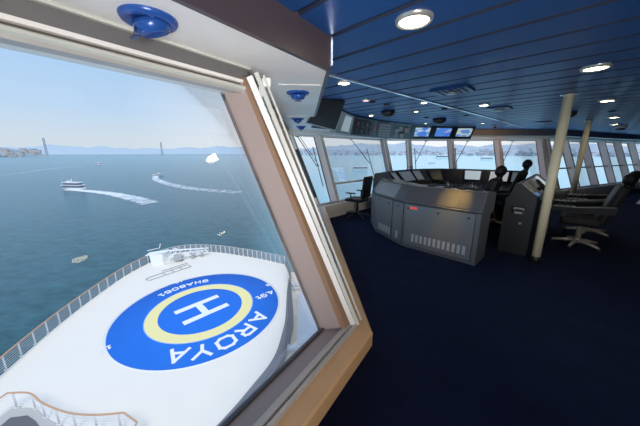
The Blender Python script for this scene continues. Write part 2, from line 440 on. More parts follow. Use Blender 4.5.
# ------------------------------------------------------------------ consoles
HS = [(4.05, .80), (4.09, 1.95), (4.21, 2.22), (4.53, 2.80), (4.98, 3.16), (5.9, 3.30), (6.7, 3.25), (7.3, 3.05), (7.72, 2.75), (8.0, 2.2), (8.12, 1.6), (8.15, .8)]
HSP = [Vector((a, b, 0)) for a, b in HS]
HI = []
for i in range(len(HSP)):
    ds = []
    if i: ds.append((HSP[i] - HSP[i - 1]).normalized())
    if i < len(HSP) - 1: ds.append((HSP[i + 1] - HSP[i]).normalized())
    ns = [Vector((d.y, -d.x, 0)) for d in ds]
    b = sum(ns, Vector()).normalized(); HI.append(b / b.dot(ns[0]))
def hp(i, t, z, d=0.):  # between outline point i and i+1 at fraction t, inward d
    a = HSP[i] + HI[i] * d
    if t: b = HSP[i + 1] + HI[i + 1] * d; a = a.lerp(b, t)
    return Vector((a.x, a.y, z))
def console(label, idx, names=None):
    return thing('bridge_console', label, 'console', (0, 0, 0), AX, 'horseshoe bridge consoles')
PROF_WING = [(.03, 0), (.03, .05), (0, .055), (0, .785), (.015, .80), (.165, 1.045), (.20, 1.055), (.62, 1.03), (.66, .98), (.66, .72), (.5, .70), (.5, 0)]
def seg_body(mb, i, prof, t0=0., t1=1.):
    mb.loft([hp(i, t0, z, d) for d, z in prof], [hp(i, t1, z, d) for d, z in prof])
def face_quad(i, t0, t1, z0, z1, d=-.006, dz=0):
    return hp(i, t0, z0, d), hp(i, t1, z0, d), hp(i, t1, z1, d), hp(i, t0, z1, d)
def panel(parent, name, m, i, t0, t1, z0, z1, th=.012):
    A = [hp(i, t0, z0, -th), hp(i, t1, z0, -th), hp(i, t1, z1, -th), hp(i, t0, z1, -th)]
    B = [hp(i, t0, z0, .01), hp(i, t1, z0, .01), hp(i, t1, z1, .01), hp(i, t0, z1, .01)]
    if name == 'door':
        e = .007 / (HSP[i + 1] - HSP[i]).length
        panel(parent, 'door_gap', M_BLACK, i, t0 - e, t1 + e, z0 - .007, z1 + .007, .004)
    return MB().loft(A, B).build(name, m, parent)
def apron(parent, m, i, t0, t1):
    def q(t, u, o):
        d = .012 + (.168 - .012) * u; z = .803 + (1.045 - .803) * u
        p = hp(i, t, z + o * .55, d - o * .85); return p
    A = [q(t0, .06, .008), q(t1, .06, .008), q(t1, .95, .008), q(t0, .95, .008)]
    B = [q(t0, .06, -.01), q(t1, .06, -.01), q(t1, .95, -.01), q(t0, .95, -.01)]
    return MB().loft(A, B).build('slanted_panel', m, parent)
def lock(parent, i, t, z):
    p = hp(i, t, z, -.014); nn = -(HI[i].normalized())
    mm = nn.to_track_quat('Z', 'Y').to_matrix()
    return MB().lathe([(.016, -.002), (.016, .006), (.008, .01)], p, 12, mm).build('door_lock', M_BLACK, parent)
def vents(door, i, ts, z0, z1, w):
    for t in ts:
        L = (HSP[i + 1] - HSP[i]).length
        panel(door, 'vent_slot', M_VENT, i, t - w / L / 2, t + w / L / 2, z0, z1, .015)

# port wing (nearest us)
c1 = console('long grey console wing nearest the camera with red plate and vented door', 0)
m = MB(); seg_body(m, 0, PROF_WING); m.build('cabinet', M_CAB, c1)
d = panel(c1, 'door', M_CABD, 0, .06, .97, .07, .765)
vents(d, 0, [.14 + .063 * k for k in range(12)], .14, .27, .042)
for t in (.13, .5, .93): lock(d, 0, t, .70)
panel(d, 'red_plate', M_RED, 0, .80, .91, .70, .735, .016)['label'] = 'small red plate'
panel(c1, 'shadow_gap', M_BLACK, 0, .0, 1, .777, .794, .003)
for t0, t1 in ((.02, .28), (.288, .56), (.568, .985)): apron(c1, M_APRON, 0, t0, t1)
m = MB(); m.strip([hp(0, 0, 1.056, .165), hp(0, 1, 1.056, .165)], [hp(0, 0, 1.066, .21), hp(0, 1, 1.066, .21)]); m.build('top_edge', M_TOPC, c1)
c2 = console('faceted grey corner console unit in front of the office chair', 0)
m = MB(); seg_body(m, 1, PROF_WING); seg_body(m, 2, PROF_WING); seg_body(m, 3, PROF_WING); m.build('cabinet', M_CAB, c2)
d = panel(c2, 'door', M_CABD, 1, .06, .96, .07, .765); vents(d, 1, [.5], .12, .25, .05); lock(d, 1, .5, .70)
d = panel(c2, 'door', M_CABD, 2, .03, .97, .07, .765); vents(d, 2, [.12 + .13 * k for k in range(5)], .12, .25, .05)
for t in (.2, .75): lock(d, 2, t, .70)
panel(c2, 'door', M_CABD, 3, .03, .97, .07, .765)
M_APL = mat('apron_panel_lit', (.30, .31, .33), .35, .3)  # lighter copy of the apron grey, window light put into the colour
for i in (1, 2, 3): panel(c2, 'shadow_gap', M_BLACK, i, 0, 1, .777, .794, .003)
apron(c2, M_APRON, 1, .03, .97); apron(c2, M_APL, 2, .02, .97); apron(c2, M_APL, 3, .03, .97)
m = MB()
for i in (1, 2, 3): m.strip([hp(i, 0, 1.056, .165), hp(i, 1, 1.056, .165)], [hp(i, 0, 1.066, .21), hp(i, 1, 1.066, .21)])
m.build('top_edge', M_TOPC, c2)
for k in range(7):
    p = hp(3, .12 + .11 * k, 1.06, .32); MB().box(p, (.05, .05, .014), bev=.003).build('key', M_DARKC, c2)
# front run
PROF_FRONT = [(.03, 0), (.03, .05), (0, .055), (0, 1.02), (.03, 1.16), (.09, 1.17), (.13, 1.15), (.40, .86), (.42, .80), (.86, .76), (.88, .70), (.55, .66), (.5, 0)]
def inner_quad(i, t0, t1, u0, u1, o=.0):
    def q(t, u):
        dd = .13 + .27 * u; z = 1.15 - .29 * u
        return hp(i, t, z + o * .68, dd + o * .73)
    return [q(t0, u0), q(t1, u0), q(t1, u1), q(t0, u1)]
M_SCR = mat('grey_screen', (.18, .20, .23), .3, emit=(.35, .42, .5), es=.14)
M_SCRB = mat('bright_chart_screen', (.5, .6, .66), .2, emit=(.62, .74, .82), es=.5)
M_SCRW = mat('pale_chart_screen', (.7, .68, .7), .2, emit=(.75, .73, .78), es=.4)
M_BEZ = mat('black_bezel', (.014, .014, .016), .3)
def screen(parent, i, t0, t1, m, u0=.06, u1=.94):
    a = MB(); a.loft(inner_quad(i, t0, t1, u0, u1, .022), inner_quad(i, t0, t1, u0, u1, -.01)); b = a.build('monitor', M_BEZ, parent)
    e = (t1 - t0) * .07
    a = MB(); a.loft(inner_quad(i, t0 + e, t1 - e, u0 + .07, u1 - .09, .025), inner_quad(i, t0 + e, t1 - e, u0 + .07, u1 - .09, .01)); a.build('screen', m, b)
def keys(parent, i, n, m=None):
    for k in range(n):
        for r in range(2):
            p = hp(i, (k + .5) / n, .79, .52 + .14 * r); MB().box((p.x, p.y, .785 - .008 * r), (.055, .05, .02), bev=.004).build('control_key', m or M_TOPC, parent)
for label, segs, scr in (('black front console run with two tilted grey screens by the front window', (4, 5), [(4, .60, .97, M_SCR), (5, .14, .96, M_SCR)]),
                         ('black console run curving right behind the front screens, with dark gauges', (6, 7, 8), [(6, .04, .55, M_SCR), (7, .1, .9, M_BEZ)])):
    c = console(label, 0)
    a = MB()
    for i in segs: seg_body(a, i, PROF_FRONT)
    a.build('cabinet', M_DARKC, c)
    for q in scr: screen(c, *q)
    for i in segs: keys(c, i, 6 if i < 6 else 4)
c3 = console('far side console wing with two bright chart screens facing the seats', 0)
a = MB(); seg_body(a, 9, PROF_FRONT); seg_body(a, 10, PROF_FRONT); a.build('cabinet', M_DARKC, c3)
screen(c3, 9, .05, .80, M_SCRB); screen(c3, 10, .05, .62, M_SCRW); screen(c3, 10, .66, .95, M_SCR)
keys(c3, 9, 4); keys(c3, 10, 5)
# loose gear on the port wing top
def lift(i, t, d, z): p = hp(i, t, z, d); return Matrix.Rotation(AX, 3, 'Z') @ p
def trackball(i, t, d, label):
    o = thing('trackball', label, 'trackball', lift(i, t, d, 1.05), AX, 'black controls along the console wing top')
    MB().box((0, 0, .018), (.09, .12, .036), bev=.012).build('housing', M_BLACK, o)
    MB().ball((0, .01, .038), .024, 12).build('ball', M_DARKC, o)
for t, d, l in ((.16, .34, 'black trackball at the aft end of the console wing top'), (.36, .32, 'black trackball next along the console wing top'), (.80, .35, 'black trackball by the faceted end of the wing top')):
    trackball(0, t, d, l)
def lever(i, t, d, label):
    o = thing('control_lever', label, 'lever', lift(i, t, d, 1.05), AX, 'black controls along the console wing top')
    MB().box((0, 0, .02), (.13, .1, .04), bev=.01).build('base', M_DARKC, o)
    MB().tube([(0, 0, .03), (.01, .02, .09)], .009).build('shaft', M_CHROME, o)
    MB().box((.012, .022, .1), (.07, .022, .022), bev=.008).build('grip', M_BLACK, o)
lever(0, .56, .36, 'short control lever on the middle of the console wing top')
lever(0, .26, .45, 'short control lever behind the aft trackball on the wing top')
def papers(i, t, d, label):
    o = MB().box((0, 0, .004), (.10, .10, .006)).build('note_sheet', M_WHITE, None, lift(i, t, d, 1.052)); o.rotation_euler.z = AX + .2; o.location.z += .003
    tag(o, label, 'paper', 'white papers on the console wing')
papers(0, .46, .30, 'white sheet of paper lying on the console wing top')
papers(0, .68, .42, 'white sheet of paper by the levers on the wing top')
def gooseneck(i, t, label):
    p = lift(i, t, .07, 1.16); o = thing('gooseneck_lamp', label, 'lamp', p, AX - .5, 'thin gooseneck lamps on the console hood')
    MB().tube([(0, 0, 0), (.0, -.005, .05), (.05, -.01, .085), (.14, -.01, .085), (.18, -.01, .07)], .008).build('neck', M_BLACK, o)
    MB().lathe([(.018, 0), (.018, .012), (.01, .016)], (0, 0, -.002), 12).build('base', M_BLACK, o)
gooseneck(5, .95, 'thin gooseneck lamp on the hood above the dark front screens')
gooseneck(10, .25, 'thin gooseneck lamp on the hood above the pale chart screen')
def vhf(i, t, label):
    p = lift(i, t, .5, .79); o = thing('telephone_handset', label, 'telephone', p, AX, 'black handsets on the consoles')
    MB().box((0, 0, .02), (.09, .2, .04), bev=.01).build('cradle', M_DARKC, o)
    a = MB(); a.tube([(0, -.09, .06), (0, -.05, .075), (0, .05, .075), (0, .09, .06)], [.022, .014, .014, .022]); a.build('handset', M_BLACK, o)
vhf(7, .5, 'black telephone handset lying on the far console desk')

# helm block console behind the near pole
hb = thing('helm_console', 'dark helm console with wheel and sloped instruments behind the near pole', 'console', (0, 0, 0), AX)
PR = [(.16, 0), (.20, .05), (.24, .90), (.28, .93), (.54, 1.15), (.60, 1.13), (.66, .94), (.70, .90), (.70, 0)]
HB0, HB1 = 5.05, 7.6
M_HB = mat('helm_console_grey', (.008, .0082, .0095), .45)
MB().loft([(HB0, f, z) for f, z in PR], [(HB1, f, z) for f, z in PR]).build('cabinet', M_HB, hb)
def hq(s0, s1, u0, u1, o):
    def q(s, u): return (s, .28 + .26 * u - o * .64, .93 + .22 * u + o * .77)
    return [q(s0, u0), q(s1, u0), q(s1, u1), q(s0, u1)]
for s0, s1, u0, u1, mm, nm in ((HB0 + .03, HB0 + .5, .08, .95, M_TOPC, 'instrument_plate'), (5.62, 6.1, .08, .95, M_TOPC, 'instrument_plate'), (6.2, 6.6, .1, .9, M_SCR, 'screen'), (6.7, 7.1, .1, .9, M_SCRB, 'screen'), (7.15, 7.5, .08, .95, M_TOPC, 'instrument_plate')):
    MB().loft(hq(s0, s1, u0, u1, .012), hq(s0, s1, u0, u1, -.01)).build(nm, mm, hb)
MB().loft(hq(HB0 + .06, HB0 + .2, .12, .3, .02), hq(HB0 + .06, HB0 + .2, .12, .3, .0)).build('button_panel', mat('small_blue_display', (.05, .15, .6), .3, emit=(.1, .3, .9), es=.4), hb)
MB().loft(hq(HB0 + .04, HB0 + .22, .42, .55, .02), hq(HB0 + .04, HB0 + .22, .42, .55, .0)).build('label_strip', mat('yellow_strip', (.7, .55, .15), .5), hb)
# wheel
wh = MB(); cpos = Vector((5.17, .33, 1.06)); nrm = Vector((0, -.75, .66)).normalized(); q = nrm.to_track_quat('Z', 'Y').to_matrix()
cir = [cpos + nrm * .07 + q @ Vector((.13 * math.cos(t), .13 * math.sin(t), 0)) for t in [2 * PI * k / 24 for k in range(25)]]
wh.tube(cir, .016, 8, False)
for k in range(3):
    t = 2 * PI * k / 3 + .5; wh.tube([cpos + nrm * .06, cpos + nrm * .07 + q @ Vector((.125 * math.cos(t), .125 * math.sin(t), 0))], .011, 6)
wh.lathe([(.03, .0), (.03, .075), (.015, .085)], cpos, 14, q)
wh.build('steering_wheel', M_BLACK, hb)
ph = thing('intercom_handset', 'pale grey intercom handset in a holder on the helm console side', 'intercom', W(HB0, .5, .72), AX)
MB().box((-.02, 0, 0), (.05, .16, .12), bev=.01).build('holder', M_BLACK, ph)
a = MB(); a.tube([(-.06, -.07, .03), (-.065, -.03, .045), (-.065, .03, .045), (-.06, .07, .03)], [.02, .014, .014, .02]); a.build('handset', M_TOPC, ph)
MB().box((-.047, .0, -.03), (.01, .1, .03), bev=.003).build('label_plate', M_VENT, ph)
ss = MB().lathe([(.02, 0), (.02, .02), (.012, .03)], (0, 0, 0), 12, Matrix.Rotation(-PI / 2, 3, 'Y')).build('wall_switch', M_VENT, None, W(HB0, .46, .52)); ss.rotation_euler.z = AX
tag(ss, 'small round pale switch low on the helm console side', 'switch')

# ------------------------------------------------------------------ chairs
def rounded(mb, pts_f, pts_b, smooth=False): mb.loft(pts_f, pts_b, smooth=smooth)
def helm_chair(s, f, rz, label, hz=1.2):
    t = thing('helm_chair', label, 'chair', W(s, f, 0), AX + rz, 'black high backed helm chairs')
    # base: five spokes
    b = MB()
    for k in range(5):
        an = 2 * PI * k / 5 + .35; dx, dy = math.cos(an), math.sin(an)
        b.tube([(0, 0, .10), (dx * .16, dy * .16, .095), (dx * .33, dy * .33, .06)], [.034, .028, .02], 8)
    b.lathe([(.05, .06), (.05, .13), (.04, .15)], seg=16); b.build('star_base', M_BASE, t)
    for k in range(5):
        an = 2 * PI * k / 5 + .35
        MB().ball((math.cos(an) * .33, math.sin(an) * .33, .03), (.03, .03, .03), 10).build('castor', M_BLACK, t)
    MB().lathe([(.04, .14), (.04, .36), (.09, .38), (.09, .40)], seg=16).build('column', M_BASE, t)
    MB().box((0, .02, .47), (.52, .52, .15), bev=.05).build('seat', M_LEATH, t)
    tilt = Matrix.Rotation(.27, 3, 'X'); e_ = hz - 1.2
    MB().box((0, -.29, .78 + e_ * .5), (.50, .14, .66 + e_ * .6), rot=tilt, bev=.055).build('backrest', M_LEATH, t)
    nk = MB(); nk.tube([(0, -.36, .98 + e_ * .5), (0, -.41, 1.08 + e_), (0, -.43, 1.18 + e_)], [.05, .045, .05], 10); nk.build('neck_strut', M_LEATH, t)
    MB().ball((0, -.42, hz), (.14, .085, .095), 16, Matrix.Rotation(.3, 3, 'X')).build('headrest', M_LEATH, t)
    for sx in (-1, 1):
        a = MB(); x = sx * .36
        P = [(-.34, .80), (-.32, .68), (.16, .64), (.38, .67), (.42, .72), (.10, .74)]
        a.loft([(x - .085, y, z) for y, z in P], [(x + .085, y, z) for y, z in P]); ar = a.build('armrest', M_LEATH, t)
        a = MB(); a.loft([(x - .07, .12, .745), (x + .07, .12, .745), (x + .07, .40, .737), (x - .07, .40, .737)], [(x - .07, .12, .735), (x + .07, .12, .735), (x + .07, .40, .725), (x - .07, .40, .725)])
        a.build('control_panel', M_TOPC, ar)
        a = MB()
        for r in range(3):
            for k in range(2): a.box((x - .03 + .06 * k, .18 + .07 * r, .75), (.035, .035, .02), bev=.005)
        a.tube([(x, .38, .73), (x, .40, .80)], .012); a.build('buttons', M_BLACK, ar)
        a = MB(); a.tube([(x + sx * .085, -.32, .80), (x + sx * .085, .10, .745), (x + sx * .085, .40, .735)], .006, 6); a.build('edge_piping', M_TOPC, ar)
    return t
helm_chair(6.28, -.26, .0, 'nearest black helm chair at right, on a pale star base')
helm_chair(7.38, -.42, .0, 'black helm chair behind the nearest one at right, mostly hidden')
helm_chair(5.22, 1.27, .0, 'black helm chair inside the horseshoe, beside the long console wing', 1.31)
helm_chair(6.84, 1.10, .0, 'black helm chair inside the horseshoe, right one, against the far window', 1.38)

def office_chair(x, y, rz):
    t = thing('office_chair', 'black office chair on castors by the low window pane', 'chair', (x, y, 0), rz)
    b = MB()
    for k in range(5):
        an = 2 * PI * k / 5 + .3; dx, dy = math.cos(an), math.sin(an)
        b.tube([(0, 0, .11), (dx * .30, dy * .30, .065)], [.025, .016], 8)
    b.lathe([(.035, .07), (.035, .14), (.03, .15)], seg=12); b.build('star_base', M_BLACK, t)
    for k in range(5):
        an = 2 * PI * k / 5 + .3; MB().ball((math.cos(an) * .30, math.sin(an) * .30, .03), .03, 10).build('castor', M_BLACK, t)
    MB().lathe([(.025, .14), (.025, .40), (.07, .42)], seg=12).build('gas_column', M_BLACK, t)
    MB().box((0, .02, .455), (.47, .46, .08), bev=.035).build('seat', M_LEATH, t)
    MB().box((0, -.24, .78), (.44, .07, .54), rot=Matrix.Rotation(.12, 3, 'X'), bev=.03).build('backrest', M_LEATH, t)
    MB().tube([(0, -.1, .43), (0, -.25, .45), (0, -.27, .6)], .025, 8).build('back_bracket', M_BLACK, t)
    for sx in (-1, 1):
        a = MB(); a.tube([(sx * .2, .02, .43), (sx * .28, .04, .46), (sx * .28, .05, .63)], .016, 8)
        a.box((sx * .28, .05, .645), (.075, .24, .03), bev=.012); a.build('armrest', M_BLACK, t)
office_chair(.95, 6.42, math.radians(55))

# ------------------------------------------------------------------ overhead units
def overhead(name, label, cat, TL, TR, BR, BL, th, body, group='overhead instrument units'):
    TL, TR, BR, BL = map(Vector, (TL, TR, BR, BL))
    t = thing(name, label, cat, (0, 0, 0), 0, group)
    n = (TR - TL).cross(BL - TL).normalized()
    if n.dot(Vector((0, 0, H)) - TL) > 0: n = -n
    back = [p.copy() for p in (TL, TR, BR, BL)]
    b2 = []
    for p in back:
        q = p + Vector((n.x, n.y, 0)).normalized() * th; b2.append(q)
    b2[0].z = b2[1].z = CEIL - .012
    MB().loft([TL, TR, BR, BL], b2).build('housing', body, t)
    def q(u0, u1, v0, v1, o):
        def pt(u, v): return (TL.lerp(TR, u)).lerp(BL.lerp(BR, u), v) - n * o
        return [pt(u0, v0), pt(u1, v0), pt(u1, v1), pt(u0, v1)]
    def add(nm, m, u0, u1, v0, v1, o=.012, parent=None):
        return MB().loft(q(u0, u1, v0, v1, o), q(u0, u1, v0, v1, -.005)).build(nm, m, parent or t)
    return t, add
M_OHG = mat('overhead_grey', (.30, .32, .33), .4, .2)
M_OHD = mat('overhead_dark', (.06, .062, .068), .4)
t, add = overhead('overhead_screen', 'large dark switched off overhead screen beside the white soffit', 'screen', (-.03, 3.85, 2.335), (.36, 3.97, 2.335), (.27, 4.9, 2.01), (-.20, 4.4, 2.08), .12, M_OHG)
add('screen', mat('matte_black_screen', (.008, .008, .009), .55), .0, 1, 0, .97)
# run along the front facing wall, panel tops near the ceiling, bottoms at the window head
RUN_T = [(.411, 4.909), (.708, 5.577), (1.355, 6.362), (1.849, 6.789), (2.495, 7.28), (3.142, 7.442), (3.789, 7.554), (4.426, 7.64)]
RUN_B = [(.296, 5.328), (.703, 6.098), (1.488, 7.134), (2.027, 7.656), (2.668, 7.947), (3.261, 7.947), (3.883, 7.947), (4.476, 7.947)]
def run_pt(k, top, g=0.):
    L_ = RUN_T if top else RUN_B
    a, b = L_[k], L_[k + (1 if g > 0 else -1)] if 0 < k + (1 if g >= 0 else -1) < 8 or k == 1 else L_[k]
    return (a[0] + (b[0] - a[0]) * abs(g), a[1] + (b[1] - a[1]) * abs(g), 2.325 if top else 1.995)
def unit(name, label, cat, x0, x1, body):
    return overhead(name, label, cat, run_pt(x0, 1), run_pt(x0 + 1, 1, -.03), run_pt(x0 + 1, 0, -.03), run_pt(x0, 0), .12, body)
t, add = unit('overhead_instrument', 'grey overhead unit with a pale cyan display, next to the dark screen', 'instrument panel', 0, 1, M_OHG)
add('display', mat('pale_cyan_display', (.5, .62, .66), .3, emit=(.5, .65, .7), es=.25), .3, .78, .1, .85)
t, add = unit('overhead_instrument', 'black overhead panel of round gauges with red markings', 'instrument panel', 1, 2, M_OHD)
M_RDOT = mat('red_marking', (.35, .03, .03), .4, emit=(1, .1, .1), es=.06)
for r in range(2):
    for k in range(4):
        g = add('gauge', M_BLACK, .08 + .19 * k, .24 + .19 * k, .12 + .42 * r, .46 + .42 * r, .02)
        if (r + k) % 2 == 0: add('pointer', M_RDOT, .145 + .19 * k, .175 + .19 * k, .22 + .42 * r, .34 + .42 * r, .026, g)
add('button', M_RDOT, .86, .93, .3, .5, .02)
t, add = unit('overhead_instrument', 'grey overhead panel with a pale printed table', 'instrument panel', 2, 3, M_OHD)
p_ = add('table_plate', mat('pale_plate', (.42, .42, .43), .5), .14, .86, .1, .88)
for r in range(4): add('row_line', M_OHD, .2, .8, .22 + .17 * r, .26 + .17 * r, .016, p_)
t, add = unit('overhead_instrument', 'grey overhead panel with white square keypads and red light', 'instrument panel', 3, 4, M_OHD)
for u, v in ((.12, .3), (.12, .62), (.42, .62), (.30, .15)): add('keypad', M_VENT, u, u + .2, v, v + .26, .018)
add('indicator_plate', mat('pink_plate', (.5, .3, .3), .5), .62, .85, .2, .5, .018)
# three-screen unit
def scr_mat(name, a, b, c, scale, ang):
    m = bpy.data.materials.new(name); m.use_nodes = True; nt = m.node_tree; bs = nt.nodes['Principled BSDF']
    tc = N(nt, 'ShaderNodeTexCoord'); nz = N(nt, 'ShaderNodeTexVoronoi'); nz.inputs['Scale'].default_value = scale
    mp = N(nt, 'ShaderNodeMapping'); mp.inputs['Rotation'].default_value = (0, ang, ang)
    nt.links.new(tc.outputs['Generated'], mp.inputs[0]); nt.links.new(mp.outputs[0], nz.inputs['Vector'])
    r = N(nt, 'ShaderNodeValToRGB'); r.color_ramp.interpolation = 'CONSTANT'
    e = r.color_ramp.elements; e[0].color = (*a, 1); e[1].position = .33; e[1].color = (*b, 1); x = e.new(.55); x.color = (*c, 1)
    nt.links.new(nz.outputs['Color'], r.inputs[0]); nt.links.new(r.outputs[0], bs.inputs['Emission Color'])
    bs.inputs['Base Color'].default_value = (.02, .02, .03, 1); bs.inputs['Emission Strength'].default_value = .75
    return m
for lab, x0, x1, mm in (('left of the three lit overhead screens, blue chart with white patches', 4, 5, scr_mat('screen_chart', (.05, .2, .75), (.25, .45, .8), (.5, .65, .8), 3, .4)),
                       ('middle lit overhead screen, mostly plain blue', 5, 6, scr_mat('screen_blue', (.04, .16, .75), (.06, .22, .8), (.3, .4, .85), 1.6, .1)),
                       ('right lit overhead screen, pale map with blue inlet', 6, 7, scr_mat('screen_map', (.08, .25, .7), (.55, .65, .6), (.45, .6, .75), 3.4, .8))):
    t, add = unit('overhead_screen', lab, 'screen', x0, x1, M_BEZ)
    add('screen', mm, .17, .88, .18, .76, .014)

# ------------------------------------------------------------------ wipers
def wiper(i, k, kb, label, both=False):
    t = thing('window_wiper', label, 'wiper', at(i, k, .42 + lean(2.0), 2.0), 0, 'thin black window wipers outside the glass')
    o = Vector(t.location)
    def P(kk, z, d=.40): return at(i, kk, d + lean(z), z) - o
    MB().tube([P(k, 2.0), P(kb, 1.25)], .012, 6).build('arm', M_GASK, t)
    if both: MB().tube([P(k + .08, 2.0), P(kb + .08, 1.25)], .008, 6).build('arm', M_GASK, t)
    MB().tube([P(kb, 1.75, .37), P(kb, .75, .37)], .014, 6).build('blade', M_GASK, t)
    MB().box(P(k, 2.02), (.09, .09, .07), bev=.01).build('motor_box', M_GASK, t)
wiper(2, .05, .46, 'window wiper in the narrow window left of the office chair', True)
wiper(2, 2.2, 2.85, 'window wiper in the wide window above the office chair')
wiper(3, 1.25, .80, 'window wiper above the left of the front console screens')
wiper(3, 2.75, 2.25, 'window wiper above the bright chart screen')
wiper(3, 4.4, 3.95, 'window wiper above the right headrest, left of the near pole')
wiper(1, .75, .5, 'window wiper beside the near corner post')
# black blind handles on notch posts
m = thing('blind_guide', 'dark bundled blind guide rods standing in the notch window', 'blind guide', at(1, 1.5, .2, .4), 0)
o = Vector(m.location)
for dk in (0, .22): MB().tube([at(1, 2.45 + dk, .09 + lean(.92), .92) - o, at(1, 2.45 + dk, .09 + lean(1.66), 1.66) - o], .024, 8).build('rod', M_GASK, m)

# small white object far right
o = MB().loft([(-.12, -.1, 0), (.12, -.1, 0), (.12, .1, 0), (-.12, .1, 0)], [(-.05, -.03, .22), (.05, -.03, .22), (.05, .03, .22), (-.05, .03, .22)]).build('floor_sign', M_WHITE, None, (10.35, 8.1, 0))
tag(o, 'small white folded floor marker on the carpet at the far right edge', 'floor marker')

# ================================================================== OUTSIDE
DZ = H - 13.4
# deck
def cat(pts, n=6):
    P = [Vector((*p, 0)) for p in pts]; out = []
    for i in range(len(P) - 1):
        p0, p1, p2, p3 = P[max(i - 1, 0)], P[i], P[i + 1], P[min(i + 2, len(P) - 1)]
        for k in range(n):
            t = k / n
            out.append(.5 * ((2 * p1) + (p2 - p0) * t + (2 * p0 - 5 * p1 + 4 * p2 - p3) * t * t + (3 * p1 - p0 - 3 * p2 + p3) * t ** 3))
    out.append(P[-1]); return out
RAIL = cat([(-18.2, 8.0), (-19.67, 13.1), (-20.65, 17.1), (-21.3, 21.2), (-21.65, 26.2), (-21.2, 29.6), (-20.2, 32.0), (-18.6, 33.2), (-16.5, 33.5), (-13.6, 33.1), (-10.6, 32.1), (-7.7, 31.0), (-4.3, 29.3)])
EDGE = cat([(-4.3, 29.3), (-3.5, 26.5), (-3.27, 23.1), (-2.89, 19.1), (-2.86, 17.3), (-3.09, 14.6), (-4.05, 12.3), (-5.03, 10.4), (-6.6, 8.0)])
def zz(p, z): return Vector((p.x, p.y, z))
out = [zz(p, DZ) for p in RAIL] + [zz(p, DZ) for p in EDGE[1:]]
struct(MB().prism([p - Vector((0, 0, .5)) for p in out], (0, 0, .5)).build('bow_deck', M_DECK))
# hull side under the rail
struct(MB().strip([zz(p, DZ - .5) for p in RAIL], [zz(p, -33.3) * 1 for p in RAIL]).build('bow_hull', M_DECK))
# edge band along starboard side
OUTR = [(.05 if p.y > 26 else .42 if p.y > 20 else .62) for p in EDGE]
A = []; B = []
for k, p in enumerate(EDGE):
    t = (EDGE[min(k + 1, len(EDGE) - 1)] - EDGE[max(k - 1, 0)]).normalized(); n = Vector((-t.y, t.x, 0))
    wdt = .1 + .55 * min(1, max(0, (29 - p.y) / 10))
    A.append(zz(p, DZ + .04)); B.append(zz(p + n * wdt, DZ + .25))
m = MB(); m.strip(A, B); m.strip(B, [b - Vector((0, 0, .6)) for b in B])
struct(m.build('deck_edge_band', M_NET))
m = MB()
for j in range(1, 5):
    m.tube([a.lerp(b, j / 4) + Vector((0, 0, .02)) for a, b in zip(A, B)], .02, 5)
tag(m.build('edge_net_rods', mat('net_rod', (.30, .31, .32), .5)), 'grey rods running along the curved deck edge band', 'edge rods')
# lower deck / bulwark seen between the band and the window frame
struct(MB().prism([(-7.5, 5, DZ - .9), (1.5, 5, DZ - .9), (1.5, 29, DZ - .9), (-4.2, 29, DZ - .9), (-3.4, 24, DZ - .9), (-3.0, 17, DZ - .9), (-4.2, 12.5, DZ - .9)], (0, 0, -.3)).build('lower_deck', M_DECK))
struct(MB().prism([(-1.75, 16.4, DZ - .9), (2, 16.4, DZ - .9), (2, 23.4, DZ - .9), (-2.3, 23.4, DZ - .9)], (0, 0, .45)).build('lower_bulwark', M_LOW))
for y, x0, lab in ((24.4, -2.8, 'far short white support tube at the curved deck edge'), (15.65, -2.35, 'near short white support tube at the curved deck edge')):
    t = thing('support_tube', lab, 'support tube', (x0, y, DZ - .1), 0, 'support tubes of the deck edge')
    MB().tube([(-.3, 0, 0), (1.3, 0, 0)], .16, 14).build('tube', M_LOW, t)
    MB().tube([(-.05, 0, 0), (.12, 0, 0)], .22, 14).build('flange', M_LOW, t)
    MB().tube([(.9, 0, 0), (1.0, 0, -.78)], .1, 10).build('leg', M_LOW, t)

# helipad
CX, CY, R0 = -10.05, 20.15, 6.5
CX, CY, R0 = -10.35, 20.12, 6.6
hz = DZ + .012
hp_ = thing('helipad_marking', 'blue helipad circle painted on the white bow deck with letter H and ring', 'helipad marking', (CX, CY, hz))
def disc(r, z, n=96): return [(r * math.cos(2 * PI * k / n), r * math.sin(2 * PI * k / n), z) for k in range(n)]
def ring(r0, r1, z0, z1): return MB().strip(disc(r0, z1), disc(r1, z1), True).strip(disc(r1, z1), disc(r1, z0), True).strip(disc(r0, z1), disc(r0, z0), True)
MB().lathe([(R0 + .18, -.006), (R0 + .18, 0), (1, 0)], seg=96).build('white_rim', M_DWHT, hp_)
MB().lathe([(R0, 0), (R0, .008), (1, .008)], seg=96).build('blue_disk', M_DBLUE, hp_)
ring(3.35, 4.25, .0, .016).build('yellow_ring', M_DYEL, hp_)
ring(4.25, 4.32, .0, .014).build('thin_outline', mat('thin_outline', (.35, .5, .85), .6), hp_)
def strokes(lines, w, z0, z1, mtx):
    mb = MB()
    for ln in lines:
        for (a, b), (c, d) in zip(ln, ln[1:]):
            z1 += .0012
            p, q = Vector((a, b, 0)), Vector((c, d, 0)); dd = (q - p).normalized() * w / 2; nn = Vector((-dd.y, dd.x, 0))
            P = [p - dd - nn, q + dd - nn, q + dd + nn, p - dd + nn]
            mb.loft([mtx @ (x + Vector((0, 0, z0))) for x in P], [mtx @ (x + Vector((0, 0, z1))) for x in P])
    return mb
Srot = Matrix.Rotation(AX, 4, 'Z')
